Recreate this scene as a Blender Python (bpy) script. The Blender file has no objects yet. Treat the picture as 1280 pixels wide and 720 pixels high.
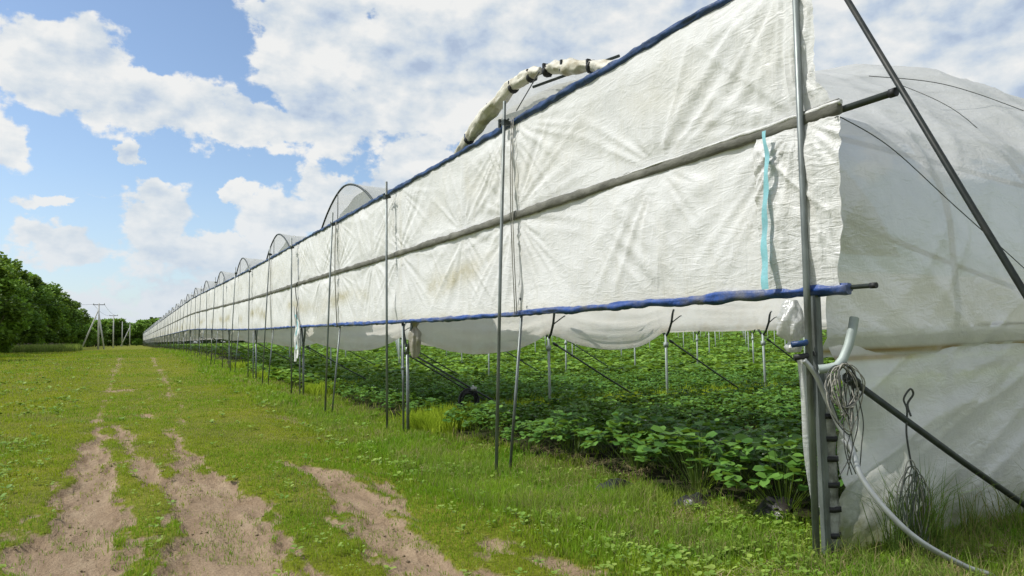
import bpy, math, random
import numpy as np
from mathutils import Vector, Matrix
random.seed(7); rng = np.random.default_rng(11)
sc = bpy.context.scene
C = sc.collection
R = math.radians

# ------------------------------------------------------------------ measures
PX0 = 4.33            # plane of the long curtain wall (x); the wall runs along +y
Y0, BAY = 3.58, 8.89  # first leg line and bay width
ZT, ZM, ZB = 4.33, 3.13, 1.89
SP = 2.97             # leg spacing inside the field
NB = 34

def ss(a, b, t):
    t = np.clip((np.asarray(t, float) - a) / (b - a), 0, 1)
    return t * t * (3 - 2 * t)

_tab = rng.random(65536)
def vnoise(x, y):
    x = np.asarray(x, float); y = np.asarray(y, float)
    xi = np.floor(x).astype(np.int64); yi = np.floor(y).astype(np.int64)
    fx = x - xi; fy = y - yi
    fx = fx * fx * (3 - 2 * fx); fy = fy * fy * (3 - 2 * fy)
    def h(a, b): return _tab[(a * 1619 + b * 31337 + (a * b) * 7) & 65535]
    return (h(xi, yi) * (1 - fx) + h(xi + 1, yi) * fx) * (1 - fy) + (h(xi, yi + 1) * (1 - fx) + h(xi + 1, yi + 1) * fx) * fy
def fbm(x, y, o=4):
    s = 0; a = .5; t = 0
    for i in range(o):
        s = s + a * vnoise(x * 2 ** i + 17.3 * i, y * 2 ** i + 9.1 * i); t += a; a *= .5
    return s / t

RUTS = [
 ([(-.62,17.8,.10),(-.45,13,.16),(-.42,10,.26),(-.4,8,.36),(-.42,6.3,.46),(-.45,4,.5),(-.5,0,.5)], 1.0),
 ([(.75,15,.05),(.68,12.6,.16),(.68,10.4,.30),(.74,8.5,.44),(.68,7,.50),(.6,5.5,.45),(.5,3.5,.4),(.4,0,.4)], 1.0),
 ([(-.25,16.2,.06),(.02,12.7,.13),(.25,10.2,.16),(.4,9,.2)], .9),
 ([(1.8,10.3,.05),(2.3,8.9,.32),(2.2,7.7,.34),(2.0,6.5,.26),(1.85,5.5,.18),(1.82,4.6,.28),(1.7,2,.25)], 1.0),
 ([(-.45,27,.35),(-.1,28,.35)], .8), ([(.35,17.4,.12),(.3,18.6,.12)], .9),
 ([(2.5,5.25,.12),(2.45,5.0,.13)], .9), ([(2.62,4.7,.1),(2.7,4.2,.12)], .9),
 ([(3.3,8.2,.12),(3.6,7.7,.1)], .6), ([(1.0,22,.08),(1.1,26,.1)], .6), ([(-.7,36,.12),(-.5,45,.2)], .5),
 ([(-.6,16,.06),(-.6,24,.08),(-.65,34,.12),(-.6,60,.2)], .50), ([(.8,13,.08),(1.15,20,.08),(1.3,34,.12),(1.4,60,.2)], .50),
 ([(3.2,14.5,.12),(3.0,17.5,.2)], .5),
]
def dirt(x, y):
    x = np.asarray(x, float); y = np.asarray(y, float)
    best = np.zeros(x.shape)
    wob = (fbm(x * 3.4, y * .9) - .5) * .7 + (fbm(x * 13, y * 5 + 4, 3) - .5) * .5
    for pts, s in RUTS:
        for (x1, y1, w1), (x2, y2, w2) in zip(pts[:-1], pts[1:]):
            dx, dy = x2 - x1, y2 - y1
            t = np.clip(((x - x1) * dx + (y - y1) * dy) / (dx * dx + dy * dy), 0, 1)
            d = np.hypot(x - x1 - t * dx, y - y1 - t * dy)
            w = w1 + (w2 - w1) * t
            v = ss(-.12, .16, w + wob * np.minimum(1, .4 + w * 2) - d) * s
            best = np.maximum(best, v)
    return best
def bed(x, y):
    """0..1: inside a planted bed"""
    x = np.asarray(x, float); y = np.asarray(y, float)
    u = (y - Y0) % BAY
    e = (ss(.35, .8, u) * (1 - ss(BAY - .9, BAY - .45, u)))
    return e * ss(4.75, 5.1, x + (fbm(y * 1.7, x) - .5) * .5) * (y > Y0)
def H(x, y):
    x = np.asarray(x, float); y = np.asarray(y, float)
    h = .65 * ss(20, 70, y) + .9 * ss(28, 95, x) * ss(0, 30, y)
    h = h - .12 * ss(1.5, 3.5, x) * (1 - ss(4.4, 5.4, x)) * ss(5.2, 8, y) * (1 - ss(17, 22, y))
    r = np.hypot(x, y)
    nf = 1 - ss(30, 60, r)
    d = dirt(x, y) if np.any(nf > 0) else 0
    h = h + nf * ((fbm(x * .9, y * .9) - .5) * .07 + (fbm(x * 5, y * 5, 3) - .5) * .025 - .075 * d + .02 * np.sin(np.pi * np.clip(d, 0, 1)) + d * (fbm(x * 9, y * 2.2, 3) - .5) * .05)
    h = h + .06 * bed(x, y)
    return h
def Hs(x, y): return float(H(np.array([x]), np.array([y]))[0])

# ------------------------------------------------------------------ material helpers
def mat(name):
    m = bpy.data.materials.new(name); m.use_nodes = True
    nt = m.node_tree; nt.nodes.clear()
    out = nt.nodes.new('ShaderNodeOutputMaterial')
    return m, nt, out
def N(nt, t, **kw):
    n = nt.nodes.new(t)
    for k, v in kw.items():
        if k.startswith('i_'):
            key = k[2:]
            n.inputs[int(key) if key.isdigit() else key.replace('_', ' ')].default_value = v
        else: setattr(n, k, v)
    return n
def L(nt, a, b): nt.links.new(a, b)
def mixc(nt, fac, a, b, mode='MIX'):
    n = nt.nodes.new('ShaderNodeMix'); n.data_type = 'RGBA'; n.blend_type = mode
    for k, v in ((0, fac), (6, a), (7, b)):
        if hasattr(v, 'is_output') or isinstance(v, bpy.types.NodeSocket): L(nt, v, n.inputs[k])
        else: n.inputs[k].default_value = v
    return n.outputs[2]
def ramp(nt, fac, stops):
    n = nt.nodes.new('ShaderNodeValToRGB'); e = n.color_ramp.elements
    while len(e) < len(stops): e.new(.5)
    for k, (p, c) in enumerate(stops):
        e[k].position = p; e[k].color = c if len(c) == 4 else (*c, 1)
    L(nt, fac, n.inputs[0]); return n.outputs[0]
def noise(nt, scale, detail=4, rough=.55, vec=None, dist=0):
    n = N(nt, 'ShaderNodeTexNoise'); n.inputs['Scale'].default_value = scale
    n.inputs['Detail'].default_value = detail; n.inputs['Roughness'].default_value = rough
    n.inputs['Distortion'].default_value = dist
    if vec is not None: L(nt, vec, n.inputs['Vector'])
    return n.outputs[0]
def coords(nt, scale=(1, 1, 1), rot=(0, 0, 0)):
    g = N(nt, 'ShaderNodeNewGeometry'); m = N(nt, 'ShaderNodeMapping')
    m.inputs['Scale'].default_value = scale; m.inputs['Rotation'].default_value = rot
    L(nt, g.outputs['Position'], m.inputs[0]); return m.outputs[0]
def bump(nt, h, strength, dist):
    b = N(nt, 'ShaderNodeBump'); b.inputs['Strength'].default_value = strength; b.inputs['Distance'].default_value = dist
    L(nt, h, b.inputs['Height']); return b.outputs[0]

def leafmat(name, trans=.35, rough=.6, spec=.25):
    m, nt, out = mat(name)
    a = N(nt, 'ShaderNodeAttribute', attribute_name='Col')
    p = N(nt, 'ShaderNodeBsdfPrincipled'); p.inputs['Roughness'].default_value = rough
    p.inputs['Specular IOR Level'].default_value = spec
    L(nt, a.outputs['Color'], p.inputs['Base Color'])
    t = N(nt, 'ShaderNodeBsdfTranslucent')
    tc = mixc(nt, .45, a.outputs['Color'], (.30, .44, .03, 1))
    L(nt, tc, t.inputs[0])
    mx = N(nt, 'ShaderNodeMixShader'); mx.inputs[0].default_value = trans
    L(nt, p.outputs[0], mx.inputs[1]); L(nt, t.outputs[0], mx.inputs[2]); L(nt, mx.outputs[0], out.inputs[0])
    return m
M = {}
M['grass'] = leafmat('grass_blades', .40, .7, .08)
M['leaf'] = leafmat('strawberry_leaf', .28, .5, .25)
M['tree'] = leafmat('tree_foliage', .25, .6, .2)

def pm(name, col, rough=.5, metal=0, var=.25, scale=8, bumpd=0, spec=.5, dirtc=None, stretch=(1, 1, 1)):
    m, nt, out = mat(name)
    p = N(nt, 'ShaderNodeBsdfPrincipled')
    co = coords(nt, stretch)
    n = noise(nt, scale, 6, .6, co)
    dk = tuple(c * (1 - var) for c in col); lt = tuple(min(1, c * (1 + var)) for c in col)
    c = ramp(nt, n, [(.3, dk), (.7, lt)])
    if dirtc:
        n2 = noise(nt, scale * .35, 6, .65, co)
        f = ramp(nt, n2, [(.48, (0, 0, 0)), (.66, (1, 1, 1))])
        c = mixc(nt, f, c, (*dirtc, 1))
    L(nt, c, p.inputs['Base Color'])
    p.inputs['Roughness'].default_value = rough; p.inputs['Metallic'].default_value = metal
    p.inputs['Specular IOR Level'].default_value = spec
    if bumpd:
        L(nt, bump(nt, noise(nt, scale * 4, 4, .6, co), .6, bumpd), p.inputs['Normal'])
    L(nt, p.outputs[0], out.inputs[0]); return m
M['steel'] = pm('galvanised_steel', (.20, .225, .22), .48, .55, .25, 14, .001, dirtc=(.11, .12, .11), stretch=(1, 1, .3))
M['steel_light'] = pm('bright_galvanised', (.36, .38, .37), .42, .5, .2, 14, .001, stretch=(1, 1, .4))
M['steel_dark'] = pm('dark_weathered_steel', (.045, .055, .05), .55, .4, .3, 12, .001)
M['steel_black'] = pm('blackened_steel', (.012, .017, .015), .5, 0, .4, 12, .001, spec=.3, dirtc=(.035, .035, .03))
M['steel_pale'] = pm('pale_field_post', (.33, .38, .36), .6, .2, .2, 6)
M['black'] = pm('black_rubber', (.012, .013, .014), .6, 0, .3, 20, .002)
M['blue'] = pm('blue_tarpaulin', (.020, .062, .24), .42, 0, .35, 9, .01, dirtc=(.12, .13, .17))
M['bluedark'] = pm('dark_blue_tarpaulin', (.010, .040, .125), .45, 0, .4, 7, .01, dirtc=(.03, .045, .08))
M['cyan'] = pm('cyan_tape', (.23, .50, .55), .5, 0, .22, 7, .006, dirtc=(.42, .58, .58))
M['pocket'] = pm('dirty_hem_cloth', (.115, .115, .095), .85, 0, .4, 16, .006, dirtc=(.20, .20, .17), stretch=(1, .35, 1))
M['rollcloth'] = pm('rolled_film_cloth', (.58, .56, .48), .6, 0, .18, 9, .01, dirtc=(.33, .28, .18))
M['rope'] = pm('grey_twine', (.30, .29, .25), .8, 0, .25, 60)
M['ropedark'] = pm('dark_cable', (.05, .055, .05), .7, 0, .3, 60)
M['cord'] = pm('grey_green_cord', (.10, .12, .095), .8, 0, .4, 40)
M['wood'] = pm('weathered_wood', (.20, .17, .13), .85, 0, .3, 12, .004, stretch=(1, 1, .15))
M['concrete'] = pm('concrete_pole', (.50, .50, .47), .85, 0, .12, 8, .003)
M['bark'] = pm('tree_bark', (.09, .075, .055), .9, 0, .35, 5, .02)
M['petal'] = pm('white_petal', (.8, .8, .76), .6, 0, .05, 10)
M['mulch'] = pm('black_mulch_film', (.016, .016, .018), .35, 0, .4, 8, .01, dirtc=(.05, .04, .03))
M['bottle'] = pm('pale_wrap', (.26, .27, .24), .5, 0, .4, 14, .01, dirtc=(.06, .065, .045))

def cloth(name, col, trans, transp, stain=0.0, gloss=.08, crinkle=1.0, stainc=(.46, .42, .27), shade=None):
    """white woven or milky film cloth, lets some light through"""
    m, nt, out = mat(name)
    co = coords(nt)
    base = ramp(nt, noise(nt, 1.3, 5, .6, co), [(.3, tuple(c * .90 for c in col)), (.7, col)])
    streak = noise(nt, 3.0, 5, .65, coords(nt, (1, 1.6, .35)))
    base = mixc(nt, ramp(nt, streak, [(.5, (0, 0, 0)), (.8, (.22, .22, .22))]), base, (*stainc, 1))
    if stain:
        a = N(nt, 'ShaderNodeAttribute', attribute_name='stain')
        n = noise(nt, 2.2, 6, .7, coords(nt, (1, .8, 1.3)))
        mu = N(nt, 'ShaderNodeMath', operation='MULTIPLY'); L(nt, a.outputs['Fac'], mu.inputs[0])
        r = ramp(nt, n, [(.34, (.15, .15, .15)), (.62, (1, 1, 1))]); L(nt, r, mu.inputs[1])
        m2 = N(nt, 'ShaderNodeMath', operation='MULTIPLY'); L(nt, mu.outputs[0], m2.inputs[0]); m2.inputs[1].default_value = stain
        base = mixc(nt, m2.outputs[0], base, (*stainc, 1))
    if shade:
        a2 = N(nt, 'ShaderNodeAttribute', attribute_name='rust')
        base = mixc(nt, a2.outputs['Fac'], base, (*shade, 1))
    # crinkles: two fields of stretched ridges plus fine weave crumple
    w1 = noise(nt, 4.5, 5, .55, coords(nt, (1, 2.2, .6), (R(35), 0, 0)), .8)
    w2 = noise(nt, 6, 5, .55, coords(nt, (1, .6, 2.4), (R(-20), 0, 0)), .8)
    w3 = noise(nt, 38, 3, .6, co)
    def ab(x):
        s = N(nt, 'ShaderNodeMath', operation='SUBTRACT'); L(nt, x, s.inputs[0]); s.inputs[1].default_value = .5
        q = N(nt, 'ShaderNodeMath', operation='ABSOLUTE'); L(nt, s.outputs[0], q.inputs[0]); return q.outputs[0]
    s1 = N(nt, 'ShaderNodeMath', operation='ADD'); L(nt, ab(w1), s1.inputs[0]); L(nt, ab(w2), s1.inputs[1])
    s2 = N(nt, 'ShaderNodeMath', operation='MULTIPLY_ADD'); L(nt, w3, s2.inputs[0]); s2.inputs[1].default_value = .12; L(nt, s1.outputs[0], s2.inputs[2])
    nb = bump(nt, s2.outputs[0], .32 * crinkle, .05)
    d = N(nt, 'ShaderNodeBsdfDiffuse'); L(nt, base, d.inputs[0]); L(nt, nb, d.inputs['Normal'])
    t = N(nt, 'ShaderNodeBsdfTranslucent'); L(nt, base, t.inputs[0]); L(nt, nb, t.inputs['Normal'])
    g = N(nt, 'ShaderNodeBsdfGlossy'); g.inputs['Roughness'].default_value = .32; g.inputs[0].default_value = (.9, .9, .9, 1); L(nt, nb, g.inputs['Normal'])
    tr = N(nt, 'ShaderNodeBsdfTransparent')
    def mx(f, a, b):
        n = N(nt, 'ShaderNodeMixShader'); n.inputs[0].default_value = f; L(nt, a, n.inputs[1]); L(nt, b, n.inputs[2]); return n.outputs[0]
    s = mx(trans, d.outputs[0], t.outputs[0]); s = mx(gloss, s, g.outputs[0])
    if transp: s = mx(transp, s, tr.outputs[0])
    L(nt, s, out.inputs[0]); return m
M['sheet'] = cloth('woven_white_sheet', (.755, .76, .75), .10, 0, .9, .03, 1.0)
M['flap'] = cloth('crinkled_white_sheet', (.71, .715, .70), .12, 0, .4, .03, 1.6)
M['film'] = cloth('milky_side_film', (.86, .865, .85), .48, .09, .6, .14, 1.1, (.27, .28, .17), (.36, .22, .04))
M['rooffilm'] = cloth('milky_roof_film', (.74, .75, .74), .5, .12, 0, .08, .5)
M['gutter'] = cloth('hanging_old_film', (.92, .90, .83), .62, .06, .55, .05, .8, (.60, .50, .34))

M['oldfilm'] = cloth('grimy_bunched_film', (.55, .52, .43), .35, .04, .6, .10, 1.4, (.24, .19, .11))
# ground
def ground_mat():
    m, nt, out = mat('field_ground')
    a = N(nt, 'ShaderNodeAttribute', attribute_name='dirt'); b = N(nt, 'ShaderNodeAttribute', attribute_name='bed')
    co = coords(nt)
    g1 = ramp(nt, noise(nt, 1.1, 6, .65, co), [(.28, (.11, .15, .014)), (.5, (.17, .205, .020)), (.72, (.25, .25, .04))])
    g2 = ramp(nt, noise(nt, 24, 4, .7, co), [(.3, (.35, .35, .35)), (.7, (1.15, 1.15, 1.15))])
    g = mixc(nt, 1, g1, g2, 'MULTIPLY')
    far = ramp(nt, noise(nt, .16, 5, .6, co), [(.35, (.95, .95, .9)), (.65, (1.25, 1.12, 1.1))])
    g = mixc(nt, 1, g, far, 'MULTIPLY')
    d1 = ramp(nt, noise(nt, 3.0, 8, .7, coords(nt, (2.2, .45, 1))), [(.28, (.200, .140, .088)), (.5, (.31, .228, .150)), (.75, (.42, .325, .22))])
    d2 = ramp(nt, noise(nt, 45, 5, .75, co), [(.28, (.62, .60, .58)), (.6, (1.08, 1.08, 1.08))])
    d = mixc(nt, 1, d1, d2, 'MULTIPLY')
    n = noise(nt, 14, 6, .7, co)
    ad = N(nt, 'ShaderNodeMath', operation='MULTIPLY_ADD'); L(nt, n, ad.inputs[0]); ad.inputs[1].default_value = .9; L(nt, a.outputs['Fac'], ad.inputs[2])
    f = ramp(nt, ad.outputs[0], [(.72, (0, 0, 0)), (1.0, (1, 1, 1))])
    c = mixc(nt, f, g, d)
    soil = ramp(nt, noise(nt, 9, 6, .7, co), [(.3, (.016, .018, .009)), (.6, (.045, .045, .020)), (.8, (.09, .09, .035))])
    c = mixc(nt, b.outputs['Fac'], c, soil)
    p = N(nt, 'ShaderNodeBsdfPrincipled'); p.inputs['Roughness'].default_value = .95; p.inputs['Specular IOR Level'].default_value = .1
    L(nt, c, p.inputs['Base Color'])
    h = N(nt, 'ShaderNodeMath', operation='MULTIPLY_ADD'); L(nt, noise(nt, 60, 4, .7, co), h.inputs[0]); h.inputs[1].default_value = .25
    L(nt, noise(nt, 11, 6, .7, coords(nt, (1.5, .8, 1))), h.inputs[2])
    L(nt, bump(nt, h.outputs[0], .9, .05), p.inputs['Normal'])
    L(nt, p.outputs[0], out.inputs[0]); return m
M['ground'] = ground_mat()

# ------------------------------------------------------------------ mesh helpers
def tag(o, label=None, cat=None, group=None, kind=None):
    if label: o['label'] = label
    if cat: o['category'] = cat
    if group: o['group'] = group
    if kind: o['kind'] = kind
    return o
def link(o, parent=None):
    C.objects.link(o)
    if parent: o.parent = parent
    return o
def empty(name, loc, label, cat, group=None):
    o = bpy.data.objects.new(name, None); o.location = loc; o.empty_display_size = .2
    link(o); return tag(o, label, cat, group)
class MB:
    def __init__(s): s.v = []; s.f = []
    def add(s, v, f):
        b = len(s.v); s.v += [tuple(map(float, p)) for p in v]; s.f += [tuple(i + b for i in q) for q in f]
    def box(s, c, d, rot=None):
        vs = [Vector((sx * d[0] / 2, sy * d[1] / 2, sz * d[2] / 2)) for sx in (-1, 1) for sy in (-1, 1) for sz in (-1, 1)]
        if rot: vs = [rot @ v for v in vs]
        vs = [v + Vector(c) for v in vs]
        s.add(vs, [(0, 1, 3, 2), (4, 6, 7, 5), (0, 4, 5, 1), (2, 3, 7, 6), (0, 2, 6, 4), (1, 5, 7, 3)])
    def tube(s, pts, r, n=8, wob=0, cap=True, freq=9):
        pts = [Vector(p) for p in pts]; k = len(pts)
        rr = r if hasattr(r, '__len__') else [r] * k
        up = None; rings = []
        for i, p in enumerate(pts):
            t = (pts[min(i + 1, k - 1)] - pts[max(i - 1, 0)]).normalized()
            if up is None:
                up = Vector((0, 0, 1)) if abs(t.z) < .9 else Vector((1, 0, 0))
            a = t.cross(up).normalized(); b = a.cross(t).normalized(); up = b
            ring = []
            for j in range(n):
                th = 2 * math.pi * j / n
                q = rr[i]
                if wob: q *= 1 + wob * (float(fbm(np.array([p.y * freq + p.x * 3 + p.z * 5]), np.array([math.cos(th) * 1.6 + math.sin(th) * 3 + 7]), 3)[0]) - .5) * 2
                ring.append(p + a * math.cos(th) * q + b * math.sin(th) * q)
            rings.append(ring)
        v = [q for ring in rings for q in ring]
        f = [(i * n + j, i * n + (j + 1) % n, (i + 1) * n + (j + 1) % n, (i + 1) * n + j) for i in range(k - 1) for j in range(n)]
        if cap: f += [tuple(range(n - 1, -1, -1)), tuple((k - 1) * n + j for j in range(n))]
        s.add(v, f)
    def mesh(s, name, m, smooth=True):
        me = bpy.data.meshes.new(name); me.from_pydata(s.v, [], s.f); me.materials.append(m)
        if smooth: me.polygons.foreach_set('use_smooth', [len(p.vertices) <= 4 for p in me.polygons])
        me.update(); return me
    def build(s, name, m, parent=None, smooth=True):
        return link(bpy.data.objects.new(name, s.mesh(name, m, smooth)), parent)
def npmesh(name, V, F, m, smooth=False, attrs=None, col=None):
    """V (n,3), F (k,3|4)"""
    me = bpy.data.meshes.new(name); V = np.ascontiguousarray(V, dtype=np.float32); F = np.ascontiguousarray(F, dtype=np.int32)
    k, w = F.shape
    me.vertices.add(len(V)); me.vertices.foreach_set('co', V.ravel())
    me.loops.add(k * w); me.loops.foreach_set('vertex_index', F.ravel())
    me.polygons.add(k); me.polygons.foreach_set('loop_start', np.arange(0, k * w, w, dtype=np.int32))
    me.polygons.foreach_set('loop_total', np.full(k, w, dtype=np.int32))
    if smooth: me.polygons.foreach_set('use_smooth', np.ones(k, dtype=bool))
    for an, av in (attrs or {}).items():
        a = me.attributes.new(an, 'FLOAT', 'POINT'); a.data.foreach_set('value', np.ascontiguousarray(av, dtype=np.float32))
    if col is not None:
        a = me.attributes.new('Col', 'FLOAT_COLOR', 'POINT')
        c4 = np.ones((len(V), 4), np.float32); c4[:, :3] = col; a.data.foreach_set('color', c4.ravel())
    me.materials.append(m); me.update(calc_edges=True); return me
def grid_faces(nu, nv):
    i = np.arange(nu - 1)[:, None] * nv + np.arange(nv - 1)[None, :]
    i = i.ravel(); return np.stack([i, i + nv, i + nv + 1, i + 1], 1)
def copy_tree(o, parent=None, loc=None, rz=None):
    c = o.copy(); C.objects.link(c)
    if parent is not None: c.parent = parent
    if loc is not None: c.location = loc
    if rz is not None: c.rotation_euler = (0, 0, rz)
    for ch in list(o.children): copy_tree(ch, c)
    return c

# ------------------------------------------------------------------ terrain
def axis(spans):
    out = []
    for a, b, n in spans: out += list(np.linspace(a, b, n, endpoint=False))
    return np.array(out + [spans[-1][1]])
xs = axis([(-3000, -400, 8), (-400, -60, 18), (-60, -12, 34), (-12, -3, 70), (-3, 5.5, 170), (5.5, 14, 60), (14, 100, 70), (100, 400, 12), (400, 3000, 8)])
ys = axis([(-400, -30, 10), (-30, 2, 32), (2, 14, 240), (14, 32, 180), (32, 90, 150), (90, 400, 80), (400, 4000, 16)])
XX, YY = np.meshgrid(xs, ys, indexing='ij')
ZZ = H(XX, YY)
V = np.stack([XX.ravel(), YY.ravel(), ZZ.ravel()], 1)
me = npmesh('ground', V, grid_faces(len(xs), len(ys)), M['ground'], True, {'dirt': dirt(XX, YY).ravel(), 'bed': bed(XX, YY).ravel()})
g = link(bpy.data.objects.new('ground', me)); tag(g, kind='structure')

# ------------------------------------------------------------------ grass
CAMH = 1.6
def polar(n, r0, r1, a0=-11, a1=68, p=1.0):
    r = r0 * (r1 / r0) ** (rng.random(n) ** p); th = R(a0) + (R(a1) - R(a0)) * rng.random(n)
    return r * np.sin(th), r * np.cos(th), r
def blades(x, y, h, w, col, lean=.45):
    n = len(x); z = H(x, y) - .005
    th = rng.random(n) * 2 * np.pi; la = rng.random(n) * lean * h
    lx, ly = np.cos(th) * la, np.sin(th) * la
    ph = rng.random(n) * np.pi; wx, wy = np.cos(ph) * w / 2, np.sin(ph) * w / 2
    P = np.stack([x, y, z], 1)
    W = np.stack([wx, wy, np.zeros(n)], 1)
    Mi = P + np.stack([lx * .35, ly * .35, h * .58], 1)
    T = P + np.stack([lx, ly, h * (1 - .25 * la / np.maximum(h, 1e-6))], 1)
    Vv = np.stack([P - W, P + W, Mi - W * .75, Mi + W * .75, T], 1).reshape(-1, 3)
    b = np.arange(n)[:, None] * 5
    F = np.concatenate([b + np.array([[0, 1, 3]]), b + np.array([[0, 3, 2]]), b + np.array([[2, 3, 4]])], 1).reshape(-1, 3)
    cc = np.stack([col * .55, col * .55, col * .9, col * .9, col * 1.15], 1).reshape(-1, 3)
    return Vv, F, cc
def merge(parts):
    Vs, Fs, Cs = [], [], []; b = 0
    for v, f, c in parts:
        Vs.append(v); Fs.append(f + b); Cs.append(c); b += len(v)
    return np.concatenate(Vs), np.concatenate(Fs), np.concatenate(Cs)
def pal(n, a, b, t, jit=.25):
    a = np.array(a); b = np.array(b)
    c = a + (b - a) * t[:, None]
    return c * (1 + (rng.random(n)[:, None] - .5) * 2 * jit)
parts = []
# short track grass and verge grass
n = 620000
x, y, r = polar(n, 3.0, 130)
dm = dirt(x, y); bm_ = bed(x, y)
inside = ss(4.4, 4.9, x)
dens = (1 - np.clip(dm * 1.06, 0, .985) * (1 - .35 * ss(.52, .66, fbm(x * 4, y * 4 + 50, 3)))) * (1 - .93 * bm_)
patch = fbm(x * .8 + 3, y * .5)
thin = np.where(np.abs(x - .4) < 2.2, ss(.28, .55, patch + .12 - .1 * (y < 12) * (np.abs(x - .3) < 1.2)), 1)
dens = dens * (.35 + .65 * thin)
keep = rng.random(n) < dens
x, y, r, dm, patch, inside = [q[keep] for q in (x, y, r, dm, patch, inside)]
n = len(x)
lush = fbm(x * .45 + 40, y * .3 + 3, 3)
verge = ss(2.4, 3.6, x + (fbm(x, y * .7) - .5) * 1.2)
left = ss(1.0, 1.8, -x + (fbm(x + 9, y * .7) - .5) * 1.0)
hgt = (.020 + .034 * lush) * (1 + .5 * left) + verge * (.035 + .15 * fbm(x * .9 + 9, y * .9, 2) ** 1.5 * fbm(x * 1.3, y * 1.3 + 5, 3)) * (1 - .25 * inside)
hgt = hgt * (.6 + .8 * rng.random(n)) * np.clip((r / 9) ** .35, .85, 2.2)
w = (.0042 + .002 * verge) * np.clip(r / 5, .8, 14) ** .85
t = np.clip((lush - .40) * 3.6 + .7 * np.exp(-((x - 1.9) / .7) ** 2) * (y < 22) - .2 * (x < .5) + .3 * (fbm(x * 3, y * 2 + 21, 3) - .5), 0, 1)
col = pal(n, (.365, .41, .028), (.19, .36, .018), t)
vcol = pal(n, (.31, .44, .038), (.15, .33, .022), np.clip(fbm(x * 2.2, y * 2.2 + 8, 3) * 1.8 - .4, 0, 1))
col = col * (1 - verge[:, None]) + vcol * verge[:, None]
dry = (rng.random(n) < (.07 + .40 * ss(.54, .68, fbm(x * 1.1 + 77, y * 1.1, 3)) + .1 * dm))
col[dry] = pal(int(dry.sum()), (.38, .33, .15), (.48, .40, .20), rng.random(int(dry.sum())))
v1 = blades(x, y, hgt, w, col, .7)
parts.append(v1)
# tall tufts near the corner and on the leg lines
def tuft(cx, cy, rad, n, h0, h1, col0=(.17, .27, .045), col1=(.26, .34, .08), dryf=.15):
    a = rng.random(n) * 6.283; q = rad * np.sqrt(rng.random(n))
    x = cx + np.cos(a) * q; y = cy + np.sin(a) * q
    c = pal(n, col0, col1, rng.random(n)); d = rng.random(n) < dryf
    c[d] = (.30, .25, .13)
    parts.append(blades(x, y, h0 + (h1 - h0) * rng.random(n) ** 1.5, np.full(n, .006), c, .9))
for k in range(90):
    cx = 3.9 + 3.6 * rng.random(); cy = 2.6 + .9 * rng.random()
    tuft(cx, cy, .14, 60, .06, .24, dryf=.3)
for k in range(26):
    tuft(3.2 + 1.6 * rng.random(), 3.6 + 2.6 * rng.random(), .15, 60, .06, .2, dryf=.2)
for k in range(150):
    tuft(3.2 + 1.6 * rng.random(), 5 + 16 * rng.random(), .2, 45, .08, .26, (.22, .32, .05), (.32, .38, .09), .15)
for k in range(12): tuft(4.93 + .13 * rng.normal(), 3.28, .08, 34, .25, .80, (.08, .15, .035), (.15, .25, .06), .08)
for k in range(9): tuft(6.0 + .5 * rng.normal(), 3.30, .1, 26, .2, .6, (.10, .16, .04), (.16, .22, .06), .25)
for k in range(14):
    for yy in (Y0 + BAY * k / 2,):
        tuft(4.02, yy, .16, 70, .08, .28, (.20, .32, .04), (.34, .42, .07), .2)
for k in range(240):
    cx, cy, _r = polar(1, 4.5, 26, -10, 28); cx = float(cx[0]); cy = float(cy[0])
    if cx < 4.2 and float(dirt(np.array([cx]), np.array([cy]))[0]) < .5: tuft(cx, cy, .10, 26, .05, .13, (.22, .36, .03), (.36, .44, .05), .1)
for k in range(150):
    cx = -16 + 9 * rng.random(); cy = 112 + 26 * rng.random(); n_ = 40; a = rng.random(n_) * 6.283; q = .8 * np.sqrt(rng.random(n_))
    parts.append(blades(cx + np.cos(a) * q, cy + np.sin(a) * q, .5 + .8 * rng.random(n_), np.full(n_, .07), pal(n_, (.20, .30, .06), (.34, .38, .12), rng.random(n_)), .5))
for k in range(90):
    tuft(3.0 + 1.7 * rng.random(), 3.7 + 7 * rng.random(), .13, 50, .08, .24, (.18, .34, .03), (.30, .42, .06), .15)
# grassy strips along the leg lines inside
for k in range(1, 5):
    m_ = 26000 // k
    xx = 4.6 + 40 * rng.random(m_) ** 1.6; yy = Y0 + BAY * k + rng.normal(size=m_) * .42
    c = pal(m_, (.32, .44, .03), (.42, .52, .05), rng.random(m_))
    parts.append(blades(xx, yy, (.14 + .30 * rng.random(m_)), np.full(m_, .010) * (1 + k * .8) * (1 + xx / 20), c, .6))
V, F, cc = merge(parts)
o = link(bpy.data.objects.new('grass', npmesh('grass', V, F, M['grass'], False, None, cc))); tag(o, 'bright green grass covering the track, verges and the strips between the beds', 'grass', kind='stuff')

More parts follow.
